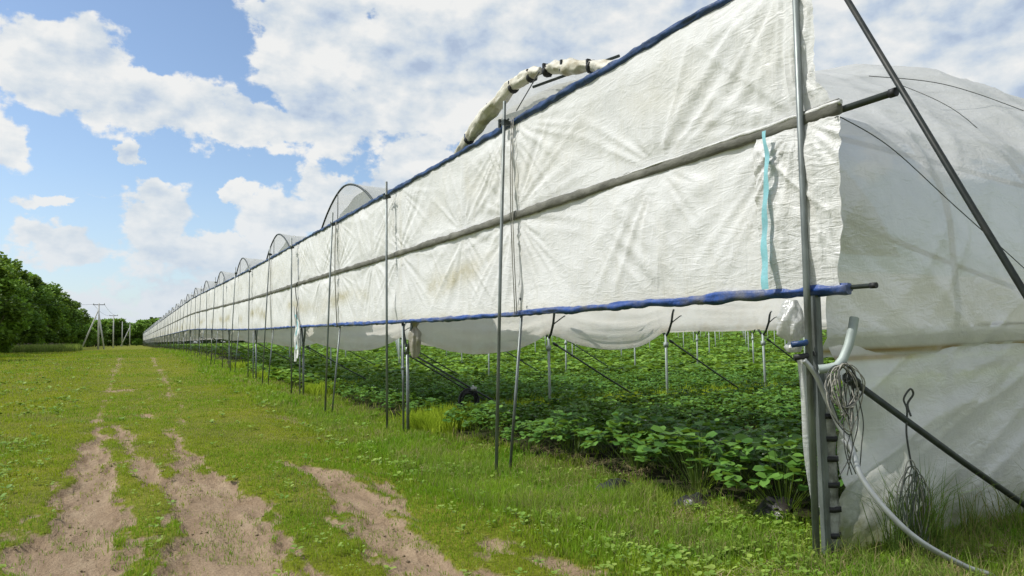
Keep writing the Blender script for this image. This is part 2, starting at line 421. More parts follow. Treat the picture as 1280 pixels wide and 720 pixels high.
# leaf primitive: rounded leaflet, folded along its midrib
LP = np.array([(0, 0, 0), (.30, .40, .06), (.72, .40, .07), (1, 0, -.04), (.72, -.40, .07), (.30, -.40, .06)])
LF = np.array([(0, 1, 3), (1, 2, 3), (0, 3, 5), (3, 4, 5)])
def leaves(P, az, tilt, size, col, width=1.0, roll=None):
    n = len(P); ca, sa = np.cos(az), np.sin(az); ct, st = np.cos(tilt), np.sin(tilt)
    D = np.stack([ca * ct, sa * ct, st], 1); S = np.stack([-sa, ca, np.zeros(n)], 1); U = np.cross(D, S)
    if roll is not None:
        S = S * np.cos(roll)[:, None] + U * np.sin(roll)[:, None]; U = np.cross(D, S)
    V = P[:, None, :] + size[:, None, None] * (LP[None, :, 0, None] * D[:, None, :] + width * LP[None, :, 1, None] * S[:, None, :] + LP[None, :, 2, None] * U[:, None, :])
    F = np.arange(n)[:, None, None] * 6 + LF[None]
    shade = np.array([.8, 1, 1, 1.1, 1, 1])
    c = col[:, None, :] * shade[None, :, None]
    return V.reshape(-1, 3), F.reshape(-1, 3), c.reshape(-1, 3)

# broadleaf weeds
n = 30000
x, y, r = polar(n, 3.5, 60)
f1 = ss(.9, 1.6, -x) * ss(.40, .6, fbm(x * .7 + 5, y * .5)) + ss(2.6, 3.4, x) * (1 - ss(4.8, 5.2, x)) * ss(.42, .56, fbm(x * 1.3, y * 1.3 + 60)) * .9 + .06
f1 = f1 * (1 - dirt(x, y)) * (1 - bed(x, y))
k_ = rng.random(n) < f1; x, y, r = x[k_], y[k_], r[k_]; n = len(x)
rep = 5; x = np.repeat(x, rep); y = np.repeat(y, rep); r = np.repeat(r, rep); base = np.repeat(rng.random(n), rep); n = len(x)
az = rng.random(n) * 6.283; s = (.014 + .05 * base ** 2) * np.clip(r / 8, .8, 4) ** .7
P = np.stack([x + np.cos(az) * .012, y + np.sin(az) * .012, H(x, y) + .02 + .05 * rng.random(n)], 1)
col = pal(n, (.15, .28, .035), (.28, .38, .07), np.repeat(rng.random(n // rep), rep), .15)
V, F, cc = leaves(P, az, .1 + .5 * rng.random(n), s, col, .9)
o = link(bpy.data.objects.new('broadleaf_weeds', npmesh('weeds', V, F, M['leaf'], False, None, cc))); tag(o, 'low broad-leaved weeds scattered through the verge and left of the track', 'weeds', kind='stuff')
# straw litter and soil crumbs
n = 15000
x = 3.0 + 4.6 * rng.random(n); y = np.where(rng.random(n) < .45, 2.7 + .9 * rng.random(n), 4.6 + 4.5 * rng.random(n))
x = np.where((y > 4.5), 3.3 + 1.9 * rng.random(n), x)
kk = (fbm(x * 1.6 + 30, y * 1.6) > .44); x, y = x[kk], y[kk]; n = len(x)
az = rng.random(n) * 6.283; ln = .03 + .12 * rng.random(n)
P = np.stack([x, y, H(x, y) + .012 + .03 * rng.random(n)], 1); D = np.stack([np.cos(az) * ln, np.sin(az) * ln, (rng.random(n) - .4) * .05], 1)
S = np.stack([-np.sin(az), np.cos(az), np.zeros(n)], 1) * .0022
V = np.stack([P - S, P + S, P + D + S, P + D - S], 1).reshape(-1, 3); F = np.arange(n)[:, None] * 4 + np.array([[0, 1, 2, 3]])
cc = np.repeat(pal(n, (.34, .28, .15), (.50, .40, .24), rng.random(n)), 4, 0)
o = link(bpy.data.objects.new('straw_litter', npmesh('straw', V, F, M['grass'], False, None, cc))); tag(o, 'dry straw litter lying by the bed ends and the side film', 'straw', kind='stuff')
def pebbles():
    vs, fs, cs = [], [], []; ico = np.array([(1, 0, 0), (-1, 0, 0), (0, 1, 0), (0, -1, 0), (0, 0, 1), (0, 0, -1)], float)
    itf = np.array([(0, 2, 4), (2, 1, 4), (1, 3, 4), (3, 0, 4), (2, 0, 5), (1, 2, 5), (3, 1, 5), (0, 3, 5)])
    n = 9000; x, y, r = polar(n, 4, 20, -12, 30); k = rng.random(n) < dirt(x, y) * .75 * ss(.4, .6, fbm(x * 2, y * 2 + 11)); x, y = x[k], y[k]; n = len(x)
    s = .003 + .016 * rng.random(n) ** 3
    V = np.stack([x, y, H(x, y) + s * .3], 1)[:, None] + ico[None] * s[:, None, None] * (.6 + .8 * rng.random((n, 6, 1))) * np.array([1, 1, .6])
    F = np.arange(n)[:, None, None] * 6 + itf[None]
    c = np.repeat(pal(n, (.24, .18, .12), (.36, .28, .2), rng.random(n)), 6, 0)
    return V.reshape(-1, 3), F.reshape(-1, 3), c
V, F, cc = pebbles()
o = link(bpy.data.objects.new('soil_crumbs', npmesh('crumbs', V, F, M['grass'], False, None, cc))); tag(o, 'dry crumbs of soil scattered in the bare ruts', 'soil', kind='stuff')

# ------------------------------------------------------------------ strawberry plants
def plant_arrays(seed, nl, rad, hh, lsize):
    g = np.random.default_rng(seed); Vs = []
    az0 = g.random(nl) * 6.283; q = rad * np.sqrt(g.random(nl)); top = hh * (1 - .45 * (q / rad) ** 2) * (.65 + .5 * g.random(nl))
    cx, cy = np.cos(az0) * q, np.sin(az0) * q
    tone = g.random(nl)
    parts = []
    for da in (-1.25, 0, 1.25):
        az = az0 + da + (g.random(nl) - .5) * .3; s = lsize * (.7 + .6 * g.random(nl)); ti = .15 - .55 * g.random(nl) * (q / rad)
        P = np.stack([cx, cy, top], 1)
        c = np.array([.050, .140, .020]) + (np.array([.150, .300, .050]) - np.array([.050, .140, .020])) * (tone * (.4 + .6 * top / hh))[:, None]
        parts.append(leaves(P, az, ti + (g.random(nl) - .3) * .5, s, c * (.85 + .3 * g.random(nl))[:, None], 1.0, (g.random(nl) - .5) * .9))
    # stalks
    w = .0022; o0 = np.stack([cx * .25, cy * .25, np.zeros(nl)], 1); o1 = np.stack([cx, cy, top], 1); S = np.stack([-np.sin(az0), np.cos(az0), np.zeros(nl)], 1) * w
    V = np.stack([o0 - S, o0 + S, o1 + S, o1 - S], 1).reshape(-1, 3); b = np.arange(nl)[:, None] * 4
    F = np.concatenate([b + np.array([[0, 1, 2]]), b + np.array([[0, 2, 3]])], 1).reshape(-1, 3)
    parts.append((V, F, np.tile([.08, .13, .03], (len(V), 1))))
    return merge(parts)
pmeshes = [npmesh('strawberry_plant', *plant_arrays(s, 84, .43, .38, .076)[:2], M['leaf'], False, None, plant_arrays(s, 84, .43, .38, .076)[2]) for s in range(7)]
def flower_mesh():
    mb = MB()
    p = [(0, 0, 0)] + [(math.cos(j * .4189) * q, math.sin(j * .4189) * q, .004 + .004 * (j % 3 == 1)) for j, q in enumerate([.013, .019, .013] * 5)]
    mb.add(p, [(0, 1 + j, 1 + (j + 1) % 15) for j in range(15)])
    return mb.mesh('flower', M['petal'], False)
fm = flower_mesh()
ROWS = [Y0 + BAY * k + 1.0 + j * (BAY - 2.0) / 6 for k in range(0, 9) for j in range(7)]
cand = []
for ry in ROWS:
    xq = 5.12 + .15 * random.random()
    while xq < 52:
        cand.append((math.hypot(xq, ry), xq + random.uniform(-.08, .08), ry + random.uniform(-.14, .14)))
        xq += .42 + random.uniform(-.06, .06)
# keep those inside the view wedge (with a margin for a step aside)
def seen(x, y): 
    a = math.degrees(math.atan2(x, y)); return 8 < a < 53
cand = sorted(c for c in cand if seen(c[1], c[2]))
near = cand[:290]
for i, (r, x, y) in enumerate(near):
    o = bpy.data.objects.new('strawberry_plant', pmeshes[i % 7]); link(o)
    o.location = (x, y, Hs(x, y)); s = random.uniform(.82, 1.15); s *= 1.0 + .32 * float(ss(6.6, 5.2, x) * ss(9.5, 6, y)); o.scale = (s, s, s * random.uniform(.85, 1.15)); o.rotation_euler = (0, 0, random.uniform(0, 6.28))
    fr = ' in the front edge of the bed' if x < 5.6 else ''
    tag(o, 'leafy green strawberry plant' + (fr or ' within the planted rows behind the bed edge'), 'strawberry plant', 'strawberry plants in rows' if not fr else 'strawberry plants at the bed ends')
    if i % 4 == 0 and i < 160:
        for q in range(1 + i % 3):
            f = bpy.data.objects.new('flower', fm); link(f, o); a = random.random() * 6.28; f.location = (math.cos(a) * .22, math.sin(a) * .22, .33); f.rotation_euler = (random.uniform(-.5, .5), random.uniform(-.9, .1), a)
# the rest: one mass, thinning leaf detail with distance
parts = []
rest = cand[290:]
lod = [plant_arrays(50 + s, 46, .43, .34, .10) for s in range(4)]
lod2 = [plant_arrays(70 + s, 16, .46, .36, .19) for s in range(4)]
for i, (r, x, y) in enumerate(rest):
    v, f, c = (lod if r < 19 else lod2)[i % 4]
    a = random.random() * 6.28; ca, sa = math.cos(a), math.sin(a)
    s = random.uniform(.85, 1.2)
    v2 = np.stack([(v[:, 0] * ca - v[:, 1] * sa) * s + x, (v[:, 0] * sa + v[:, 1] * ca) * s + y, v[:, 2] * s + (.6 * float(ss(20, 70, y)) + .9 * float(ss(28, 95, x)) * float(ss(0, 30, y))) + .05], 1)
    parts.append((v2, f, c * random.uniform(.8, 1.25) * np.array([1.5, 1.25, 1.0])))
# very far ground cover
n = 60000
x = 6 + 130 * rng.random(n); y = Y0 + 240 * rng.random(n); k_ = (np.hypot(x, y) > 45) & (np.degrees(np.arctan2(x, y)) < 53) & (bed(x, y) > .3); x, y = x[k_], y[k_]; n = len(x)
P = np.stack([x, y, H(x, y) + .15 + .2 * rng.random(n)], 1)
parts.append(leaves(P, rng.random(n) * 6.28, rng.random(n) * .8 - .2, .28 + .3 * rng.random(n), pal(n, (.10, .22, .025), (.20, .36, .05), rng.random(n))))
V, F, cc = merge(parts)
o = link(bpy.data.objects.new('strawberry_rows', npmesh('strawberry_rows', V, F, M['leaf'], False, None, cc))); tag(o, 'dense green strawberry rows filling the field beyond the nearest beds', 'strawberry field', kind='stuff')
# black mulch film showing at the bed ends
for i, (mx_, my_, a_) in enumerate([(4.62, 5.25, .3), (5.0, 4.62, -.4), (4.55, 6.4, 1.0)]):
    nu, nv = 18, 14; u, v = np.meshgrid(np.linspace(-1, 1, nu), np.linspace(-1, 1, nv), indexing='ij')
    rr = np.hypot(u, v); px = mx_ + u * .2 * (1 + .3 * np.sin(v * 4 + i)); py = my_ + v * .14 * (1 + .3 * np.cos(u * 3 + i))
    pz = H(px, py) + .10 * np.clip(1 - rr ** 2 * .8, -.3, 1) * (.5 + fbm(u * 2.5 + i * 9, v * 2.5)) + .01
    V = np.stack([px.ravel(), py.ravel(), pz.ravel()], 1)
    o = link(bpy.data.objects.new('mulch_film', npmesh('mulch_film', V, grid_faces(nu, nv), M['mulch'], True)))
    tag(o, ['crumpled black mulch film poking up at the near bed end', 'torn black mulch film nearest the corner post', 'scrap of black mulch film left of the near bed'][i], 'mulch film')

# ------------------------------------------------------------------ posts and frame
def rise(y): return .65 * float(ss(20, 70, y))
def wallz(y): return rise(y) + .12 * float(ss(9, 24, y))
def posttop(y): return wallz(y)
# tall outer post with clamps at the top
def tall_post_proto(h, lean, clamp=True, mat_=None, rad=.021):
    root = empty('tall_post', (0, 0, 0), 'x', 'post')
    mb = MB(); mb.tube([(0, 0, -.25), (lean * .5, 0, h * .5), (lean, 0, h)], rad, 10)
    mb.build('pole', mat_ or M['steel'], root)
    if clamp:
        for dz in (-.28,):
            c = MB(); c.box((lean, .0, h + dz), (.07, .075, .07)); c.box((lean + .05, 0, h + dz), (.05, .05, .045)); c.tube([(lean, -.10, h + dz + .02), (lean, .17, h + dz + .02)], .012, 6)
            c.box((lean, .15, h + dz + .03), (.03, .035, .11)); c.build('clamp', M['steel_dark'], root, False)
    return root
ordn = ['nearest', 'second', 'third', 'fourth', 'fifth', 'sixth', 'seventh', 'eighth', 'ninth', 'tenth']
protoL = tall_post_proto(4.62, .02); protoM = tall_post_proto(4.72, .22)
for k in range(NB):
    for j in (0, 1):
        i = 2 * k + j
        y = Y0 + BAY * k + (BAY / 2 if j else (-.03 if k == 0 else .25))
        x = 3.98 if j else (4.20 if k == 0 else 4.14)
        if i == 0:
            o = empty('tall_post', (0, 0, 0), 'x', 'post')
            mb = MB(); mb.tube([(0, 0, -.25), (.03, .0, 2.2), (.02, -.03, 4.75)], .0245, 14); mb.build('pole', M['steel'], o)
            c = MB(); c.box((.02, 0, 4.4), (.07, .07, .08)); c.build('clamp', M['steel_dark'], o, False)
        elif i == 1: o = protoM
        elif i == 2: o = protoL
        else: o = copy_tree(protoM if j else protoL)
        o.location = (x + random.uniform(-.02, .02), y + (random.uniform(-.15, .15) if i > 3 else 0), Hs(x, y) + (.12 + .1 * random.random() if j and i > 3 else 0))
        o.rotation_euler = (random.uniform(-.012, .012) if i > 1 else 0, random.uniform(-.01, .01) if i > 1 else 0, 0)
        if i < 10:
            o['label'] = ('tall steel post at the near corner of the white wall' if i == 0 else ordn[i] + ' tall outer steel post from the near corner of the wall')
        else:
            o['label'] = 'tall steel post far down the long white wall, beyond the tenth'
            o['group'] = 'tall posts far along the wall'
# inner props under the lower rail at mid bay
for k in range(NB):
    y = Y0 + BAY * (k + .5)
    mb = MB(); mb.tube([(-.22, .0, -.2), (-.03, -.08, 2.0)], .019, 8); mb.tube([(-.03, -.08, 2.0), (0.03, -.12, 4.25)], .017, 8) if k < 3 else None
    if k == 0: pr = mb.build('slanted_prop', M['steel']); pr0 = pr
    else: pr = pr0.copy(); C.objects.link(pr)
    pr.location = (PX0 + .03, y, Hs(4.2, y))
    tag(pr, 'slim steel prop leaning under the lower rail, ' + (['beside the second tall post', 'beside the fourth tall post', 'beside the sixth tall post'][k] if k < 3 else 'in the distant part of the wall'), 'prop', 'props far along the wall' if k >= 3 else None)
# corner prop and its square dark post
mb = MB(); mb.box((0, 0, .95), (.045, .045, 2.1)); mb.box((.03, .01, .95), (.014, .06, 2.1))
o = mb.build('corner_post', M['steel'], None, False); o.location = (PX0 - .01, Y0 - .03, Hs(4.33, 3.5) - .12); tag(o, 'dark square steel post holding up the lower rail at the near corner', 'post')

# wall legs: one at each leg line, a channel post with Y arms
def leg_proto(h, r, armmat):
    root = empty('leg_post', (0, 0, 0), 'x', 'post')
    mb = MB(); mb.tube([(0, 0, -.25), (0, 0, h)], r, 10); mb.tube([(0, 0, h - .10), (0, 0, h + .02)], r * 1.35, 10); mb.build('pole', M['steel_pale'] if armmat is None else M['steel'], root)
    for s in (-1, 1):
        a = MB(); pts = [(0, s * .02, h - .03), (0, s * .09, h + .06), (0, s * .19, h + .26), (0, s * .27, h + .55)]
        a.tube(pts, r * .95, 8); a.build('arm', M['steel_dark'] if s > 0 else M['steel'], root)
    return root
lp = leg_proto(1.55, .028, 1)
for k in range(1, NB):
    o = lp if k == 1 else copy_tree(lp)
    y = Y0 + BAY * k; o.location = (PX0 + .10, y, Hs(4.4, y))
    if k < 3: o['label'] = ['grey leg post with two arms where the torn film is bunched', 'grey leg post with two arms beside the torn blue and white strips'][k - 1]
    else: o['label'] = 'grey leg post with two arms at a bay line far along the wall'; o['group'] = 'leg posts along the wall'
# second thin leg standing beside the first bay-line legs
for k in range(1, 4):
    mb = MB(); mb.tube([(0, 0, -.2), (0, 0, 1.95)], .020, 8); mb.box((0, 0, 1.2), (.05, .05, .05))
    o = mb.build('support_post', M['steel']); o.location = (PX0 - .02, Y0 + BAY * k - .10, Hs(4.3, Y0 + BAY * k))
    tag(o, ['support post doubling the second bay-line leg from the corner', 'support post doubling the third bay-line leg from the corner', 'support post doubling the fourth bay-line leg from the corner'][k - 1], 'post')
# interior legs
ip = None; cnt = 0
def leg2():
    root = empty('field_post', (0, 0, 0), 'x', 'post')
    mb = MB(); mb.tube([(0, 0, -.2), (0, 0, 1.6)], .027, 8); mb.box((0, 0, 1.38), (.075, .075, .10)); mb.build('pole', M['steel_pale'], root)
    for s in (-1, 1):
        a = MB(); a.tube([(0, s * .02, 1.58), (0, s * .10, 1.66), (0, s * .20, 1.86), (0, s * .27, 2.15)], .024, 8); a.build('arm', M['steel_dark'], root)
    a = MB(); a.tube([(0, -.18, 1.84), (.28, -.20, 2.02)], .012, 6); a.build('strut', M['steel_dark'], root)
    return root
mbp = MB(); mbp.tube([(0, 0, -.2), (0, 0, 1.6)], .028, 6); mbp.tube([(0, 0, 1.58), (0, .2, 1.86)], .02, 5); mbp.tube([(0, 0, 1.58), (0, -.2, 1.86)], .02, 5)
farp = mbp.mesh('field_post', M['steel_pale'])
lst = []
for k in range(1, 12):
    for j in range(1, 30):
        x = PX0 + .1 + SP * j; y = Y0 + BAY * k
        a = math.degrees(math.atan2(x, y))
        if 9 < a < 51.5: lst.append((math.hypot(x, y), x, y, k, j))
lst.sort()
for r, x, y, k, j in lst[:260]:
    if k <= 2 and j <= 6:
        if ip is None: ip = leg2(); o = ip
        else: o = copy_tree(ip)
        o['label'] = ('pale field post with curved arms, number %s behind the wall in the %s row' % (ordn[j] if j > 1 else 'one', 'first' if k == 1 else 'second')).replace('number one', 'nearest one').replace('number ', '')
    else:
        o = bpy.data.objects.new('field_post', farp); link(o); tag(o, 'pale thin field post standing far out among the strawberry rows', 'post', 'field posts far out among the rows')
    o.location = (x, y, Hs(x, y) - .03); o.rotation_euler = (random.uniform(-.012, .012), random.uniform(-.012, .012), 0)
# braces
def brace(p, q, r, label, m=None, group=None):
    mb = MB(); p = Vector(p); q = Vector(q); mid = (p + q) / 2 + Vector((0, 0, -.015))
    mb.tube([p, mid, q], r, 10); o = mb.build('diagonal_brace', m or M['steel_dark'])
    c = MB(); d = (q - p).normalized(); c.tube([p + d * .02, p + d * .12], r * 1.6, 10); c.build('clamp', M['steel_dark'], o)
    return tag(o, label, 'brace', group)
for k in range(1, 7):
    for j in range(0, 4 if k < 3 else 2):
        x = PX0 + .12 + SP * j; y = Y0 + BAY * k; z = Hs(x, y)
        brace((x + .05, y - .04, z + 1.45), (x + SP * .86, y - .05, z + .02), .018,
              'dark diagonal brace running from %s in the %s bay line' % (['the wall leg', 'the first field post', 'the second field post', 'the third field post'][j], ordn[k]) if k < 3 else 'thin dark diagonal brace in the farther bay lines',
              None, None if k < 3 else 'braces in the farther bay lines')
z = Hs(6, 12.4)
brace((PX0 + .1, 12.75, z + 1.35), (PX0 + 2.6, 13.3, z), .014, 'second thinner brace behind the one with the hose coil')
brace((4.36, 3.36, 1.29), (6.80, 3.26, -.08), .0245, 'thick dark diagonal brace across the foot of the side film')
brace((4.35, 3.56, 4.66), (4.33, 1.30, -.05), .0195, 'long dark strut slanting down from the corner post towards the viewer', M['steel_black'])

# rails
def rail(y0, y1, z, r, label, m=None, x=PX0 + .01):
    mb = MB(); n = max(2, int((y1 - y0) / 4)); mb.tube([(x, y0 + (y1 - y0) * i / n, z + wallz(y0 + (y1 - y0) * i / n)) for i in range(n + 1)], r, 12)
    o = mb.build('rail_pipe', m or M['steel_dark'])
    c = MB(); c.tube([(x, y0 - .004, z + wallz(y0)), (x, y0 + .04, z + wallz(y0))], r * 1.25, 12); c.build('end_cap', M['black'], o)
    return tag(o, label, 'pipe')
rail(2.87, 300, ZM, .024, 'grey steel pipe sticking out of the middle seam of the white wall')
rail(3.08, 300, ZB + .005, .016, 'thin dark pipe sticking out of the blue lower edge of the wall')
rail(3.5, 300, ZT + .01, .022, 'upper steel pipe wrapped in blue along the wall top', None, PX0 + .02)

# ------------------------------------------------------------------ white wall sheets
TIES = [(Y0 + BAY / 2 * k, ZM, 1) for k in range(60)] + [(Y0 + BAY / 2 * k, ZT, 1) for k in range(60)] + [(Y0 + BAY / 2 * k + 1.6, ZM, -1) for k in range(60)]
def fold(Yg, Zg, a0, b0, seed, rad, amp, freq):
    dy = Yg - a0; dz = Zg - b0; r = np.hypot(dy, dz) + 1e-6; th = np.arctan2(dz, dy)
    nn = 1 - np.abs(vnoise(th * freq + seed * 3.7, r * .5 + seed) * 2 - 1)
    return amp * nn ** 2 * np.exp(-(r / rad) ** 2) * ss(.05, .3, r)
def sheet(y0, y1, zlo, zhi, step, name_part, mt, parent, xoff=0, edge=None, crink=1.0, seed=0, split=None):
    ny = max(2, int((y1 - y0) / step)); nz = max(2, int((zhi - zlo) / step))
    ya = np.linspace(y0, y1, ny); za = np.linspace(zlo, zhi, nz)
    Yg, Zg = np.meshgrid(ya, za, indexing='ij')
    D = (fbm(Yg * .55 + seed, Zg * .7, 3) - .5) * .09
    for (a, b, s) in TIES:
        if a > y0 - 3 and a < y1 + 3:
            sd = (a * 1.37 + b * 7.7) % 50
            D = D + fold(Yg, Zg, a, b, sd, 1.35, .030, 8.5 if s > 0 else 5)
    for i in range(int((y1 - y0) * .5) + 2):          # loose diagonal pleats
        rs = np.random.default_rng(int(seed * 100 + i * 13 + 5)); cy = y0 + (y1 - y0) * rs.random(); cz = zlo + (zhi - zlo) * rs.random(); an = rs.uniform(.5, 1.3)
        u = (Yg - cy) * math.cos(an) + (Zg - cz) * math.sin(an); v = -(Yg - cy) * math.sin(an) + (Zg - cz) * math.cos(an)
        nn = 1 - np.abs(vnoise(v * 9 + i * 5 + u * .6, u * .9 + i) * 2 - 1)
        D = D + .026 * nn ** 2 * np.exp(-(u / .6) ** 2 - (v / .38) ** 2)
    rid = 1 - np.abs(fbm(Yg * 2.6 + Zg * 1.2 + seed, Zg * 2.2 - Yg * .5, 4) * 2 - 1)
    D = D + .006 * crink * rid
    D = D + .005 * crink * (1 - np.abs(fbm(Yg * 7 + seed, Zg * 6, 3) * 2 - 1))
    # pinned to its rails
    pin = np.minimum(1, np.minimum(np.abs(Zg - ZT), np.abs(Zg - ZB)) / .25) * (.35 + .65 * np.minimum(1, np.abs(Zg - ZM) / .2))
    D = D * pin + .012 * (1 - pin)
    Yp = Yg.copy()
    if edge is not None:
        e = edge(Zg); t = np.clip(1 - (Yg - y0) / .5, 0, 1); Yp = Yg + e * t
    X = PX0 - .015 + xoff - D
    Zp = Zg + np.array([0.0]) + np.vectorize(wallz)(ya)[:, None]
    V = np.stack([X.ravel(), Yp.ravel(), Zp.ravel()], 1)
    st = np.exp(-((Zg - 2.45 - .12 * np.sin(Yg * .9)) / .17) ** 2) * ss(.35, .6, fbm(Yg * .5 + 4, Zg, 2)) + .5 * np.exp(-((Zg - ZB) / .1) ** 2) + .25 * np.exp(-((Zg - 3.75) / .3) ** 2) * ss(.4, .7, fbm(Yg, Zg + 7, 2))
    st = st + .7 * ss(.05, 0, np.abs(((Yg - Y0 + .15) % (BAY / 2))) * .3) * .3
    me = npmesh(name_part, V, grid_faces(ny, nz), mt, True, {'stain': st.ravel()})
    return link(bpy.data.objects.new(name_part, me), parent)
_dn = {}
def edge_upper(z):
    t = np.clip((z - ZM) / (ZT - ZM), 0, 1)
    return .06 + .10 * ss(0, .25, t) + (fbm(z * 9, z * 0 + 3.3, 3) - .5) * .10 + (fbm(z * 40, z * 0 + 1, 2) - .5) * .03
def roll(y0, y1, z, r, m, parent, nm, wob=.35, droop=0):
    n = int((y1 - y0) / (.05 if y0 < 25 else .5)) + 2; mb = MB()
    pts = []; rr = []
    for i in range(n):
        y = y0 + (y1 - y0) * i / (n - 1)
        f = float(fbm(np.array([y * 3.0 + z]), np.array([2.2]), 3)[0]); g_ = float(fbm(np.array([y * .9 + z * 3]), np.array([5.2]), 2)[0])
        pts.append((PX0 - .012 - .01 * f, y, z + wallz(y) + (f - .5) * .014)); rr.append(r * (.72 + .55 * g_))
    mb.tube(pts, rr, 16, wob, True, 5); return mb.build(nm, m, parent)
secs = [(3.26, Y0 + BAY * 2 - .06)] + [(Y0 + BAY * (2 + 2 * i) + .06, Y0 + BAY * (4 + 2 * i) - .02) for i in range((NB - 2) // 2)]
for i, (a, b) in enumerate(secs):
    step = .028 if i == 0 else (.08 if i < 3 else .3)
    root = empty('wall_sheet', (PX0, a, 0), ['large white woven sheet of the near wall with blue rolled edges', 'white wall sheet just past the torn blue and white strips', 'third white wall sheet from the corner'][i] if i < 3 else 'white wall sheet in the far narrowing stretch of the wall', 'plastic sheet', None if i < 3 else 'far white wall sheets')
    inv = Matrix.Translation(-Vector((PX0, a, 0)))
    ch = []
    if i == 0:
        ch.append(sheet(3.26, b, ZM, ZT, step, 'upper_sheet', M['sheet'], root, 0, edge_upper, 1, 1))
        ch.append(sheet(3.86, b, ZB, ZM, step, 'lower_sheet', M['sheet'], root, 0, None, 1, 2))
        ch.append(sheet(3.24, 3.98, ZB - .0, ZM, .014, 'crinkled_flap', M['flap'], root, -.012, lambda z: .05 * (fbm(z * 6, z * 0 + 9, 3) - .5) + .07 * ss(2.6, 1.9, z), 2.1, 3))
        # cyan tape strip
        n = 40; tv = []
        for q in range(n + 1):
            z = ZB + .03 + (ZM - ZB - .05) * q / n; t = q / n
            yc = 3.885 - .07 * t + .012 * math.sin(t * 5) + .03 * float(ss(.8, 1, t)); w = .017 + .016 * (1 - t) + .003 * math.sin(q * .8)
            xq = PX0 - .135 - .006 * math.sin(q * .7)
            tv += [(xq, yc - w, z), (xq, yc + w, z)]
        mb = MB(); mb.add(tv, [(2 * q, 2 * q + 1, 2 * q + 3, 2 * q + 2) for q in range(n)]); ch.append(mb.build('cyan_strip', M['cyan'], root))
    else:
        ch.append(sheet(a, b, ZM, ZT, step, 'upper_sheet', M['sheet'], root, 0, None, 1, i + 3)); ch.append(sheet(a, b, ZB, ZM, step, 'lower_sheet', M['sheet'], root, 0, None, 1, i + 20))
    # seam pocket round the middle pipe
    n = int((b - a) / (.06 if i < 2 else .6)); mb = MB(); a2 = 3.1 if i == 0 else a
    a2 = 3.24 if i == 0 else a
    pts = []; rr = []
    for q in range(n + 1):
        y = a2 + (b - a2) * q / n
        f = float(fbm(np.array([y * 4.0]), np.array([8.2]), 3)[0]); pts.append((PX0 - .035 - .01 * f, y, ZM + wallz(y) + (f - .5) * .012)); rr.append(.046 + .028 * (f - .3))
    mb.tube(pts, rr, 10, .25, True, 9); mb.v = [(PX0 - .045 + (v[0] - PX0 + .035) * .5, v[1], v[2]) for v in mb.v]; ch.append(mb.build('seam_pocket', M['pocket'], root))
    if i == 0:   # pale cloth lip folded over the seam at the corner end
        mb = MB(); pts = []; rr = []
        for q in range(60):
            y = 3.22 + 2.6 * q / 59; f = float(fbm(np.array([y * 6.0]), np.array([18.2]), 3)[0]); pts.append((PX0 - .056 - .008 * f, y, ZM + .036 + (f - .5) * .02)); rr.append(.018 * (1 - .7 * q / 59))
        mb.tube(pts, rr, 10, .4, True, 12); ch.append(mb.build('seam_lip', M['flap'], root))
    ch.append(roll(3.26 if i == 0 else a, b, ZB, .036 if i < 2 else .042, M['blue'], root, 'lower_edge_roll', .6))
    ch.append(roll(3.4 if i == 0 else a, b, ZT + .01, .043, M['bluedark'], root, 'upper_edge_roll', .6))
    for c in ch: c.matrix_parent_inverse = inv
# ties of twine hanging over the sheet beside the mid-bay posts
for k in range(3):
    y = Y0 + BAY * (k + .5) + .02
    for d in (0, .05):
        mb = MB(); mb.tube([(PX0 - .10, y + d - .16, ZT + .04), (PX0 - .115, y + d - .13, 3.7), (PX0 - .115, y + d - .12, ZM), (PX0 - .09, y + d - .1, 2.5), (PX0 - .06, y + d - .08, ZB)], .006, 6)
        o = mb.build('tie_rope', M['rope']); tag(o, ('near' if d else 'far') + ' strand of twine hanging down the sheet beside the %s tall post' % ordn[2 * k + 1], 'rope')
# grommets / dark rag marks at the rope feet
for (yy, zz, s, lb) in [(Y0 + BAY * .5 - .22, ZB + .17, .035, 'small black scrap caught on the sheet above the blue edge')]:
    mb = MB(); mb.add([(PX0 - .09, yy - s, zz), (PX0 - .095, yy, zz - s * .7), (PX0 - .09, yy + s, zz + s * .2), (PX0 - .093, yy, zz + s * .6)], [(0, 1, 2, 3)]); tag(mb.build('scrap', M['black'], None, False), lb, 'scrap')

# torn strips at leg line 2 and bunched film at leg line 1
def crumple(name, c, dims, m, label, cat, n=26, seed=0, pinch=None):
    u = np.linspace(0, 2 * np.pi, n); v = np.linspace(0, 1, n)
    U, Vv = np.meshgrid(u, v, indexing='ij')
    rad = (1 + .75 * (fbm(np.cos(U) * 2.2 + seed, np.sin(U) * 2.2 + Vv * 5, 4) - .5) + .35 * (vnoise(U * 5 + seed, Vv * 2) - .5)) * (np.sin(np.pi * (Vv * .9 + .05)) ** .5)
    if pinch: rad = rad * (1 - .6 * np.exp(-((Vv - pinch) / .08) ** 2))
    rad[-1] = rad[0]
    X = c[0] + np.cos(U) * rad * dims[0]; Y = c[1] + np.sin(U) * rad * dims[1]; Z = c[2] + (Vv - .5) * dims[2] * 2
    me = npmesh(name, np.stack([X.ravel(), Y.ravel(), Z.ravel()], 1), grid_faces(n, n), m, True, {'stain': np.full(n * n, .5)})
    return tag(link(bpy.data.objects.new(name, me)), label, cat)
y1 = Y0 + BAY
crumple('bunched_film', (PX0 + .16, y1 - .22, 1.62), (.10, .16, .36), M['oldfilm'], 'dirty bundle of film hanging beside the bay-line leg', 'plastic film', 34, 1, .75)
y2 = Y0 + BAY * 2
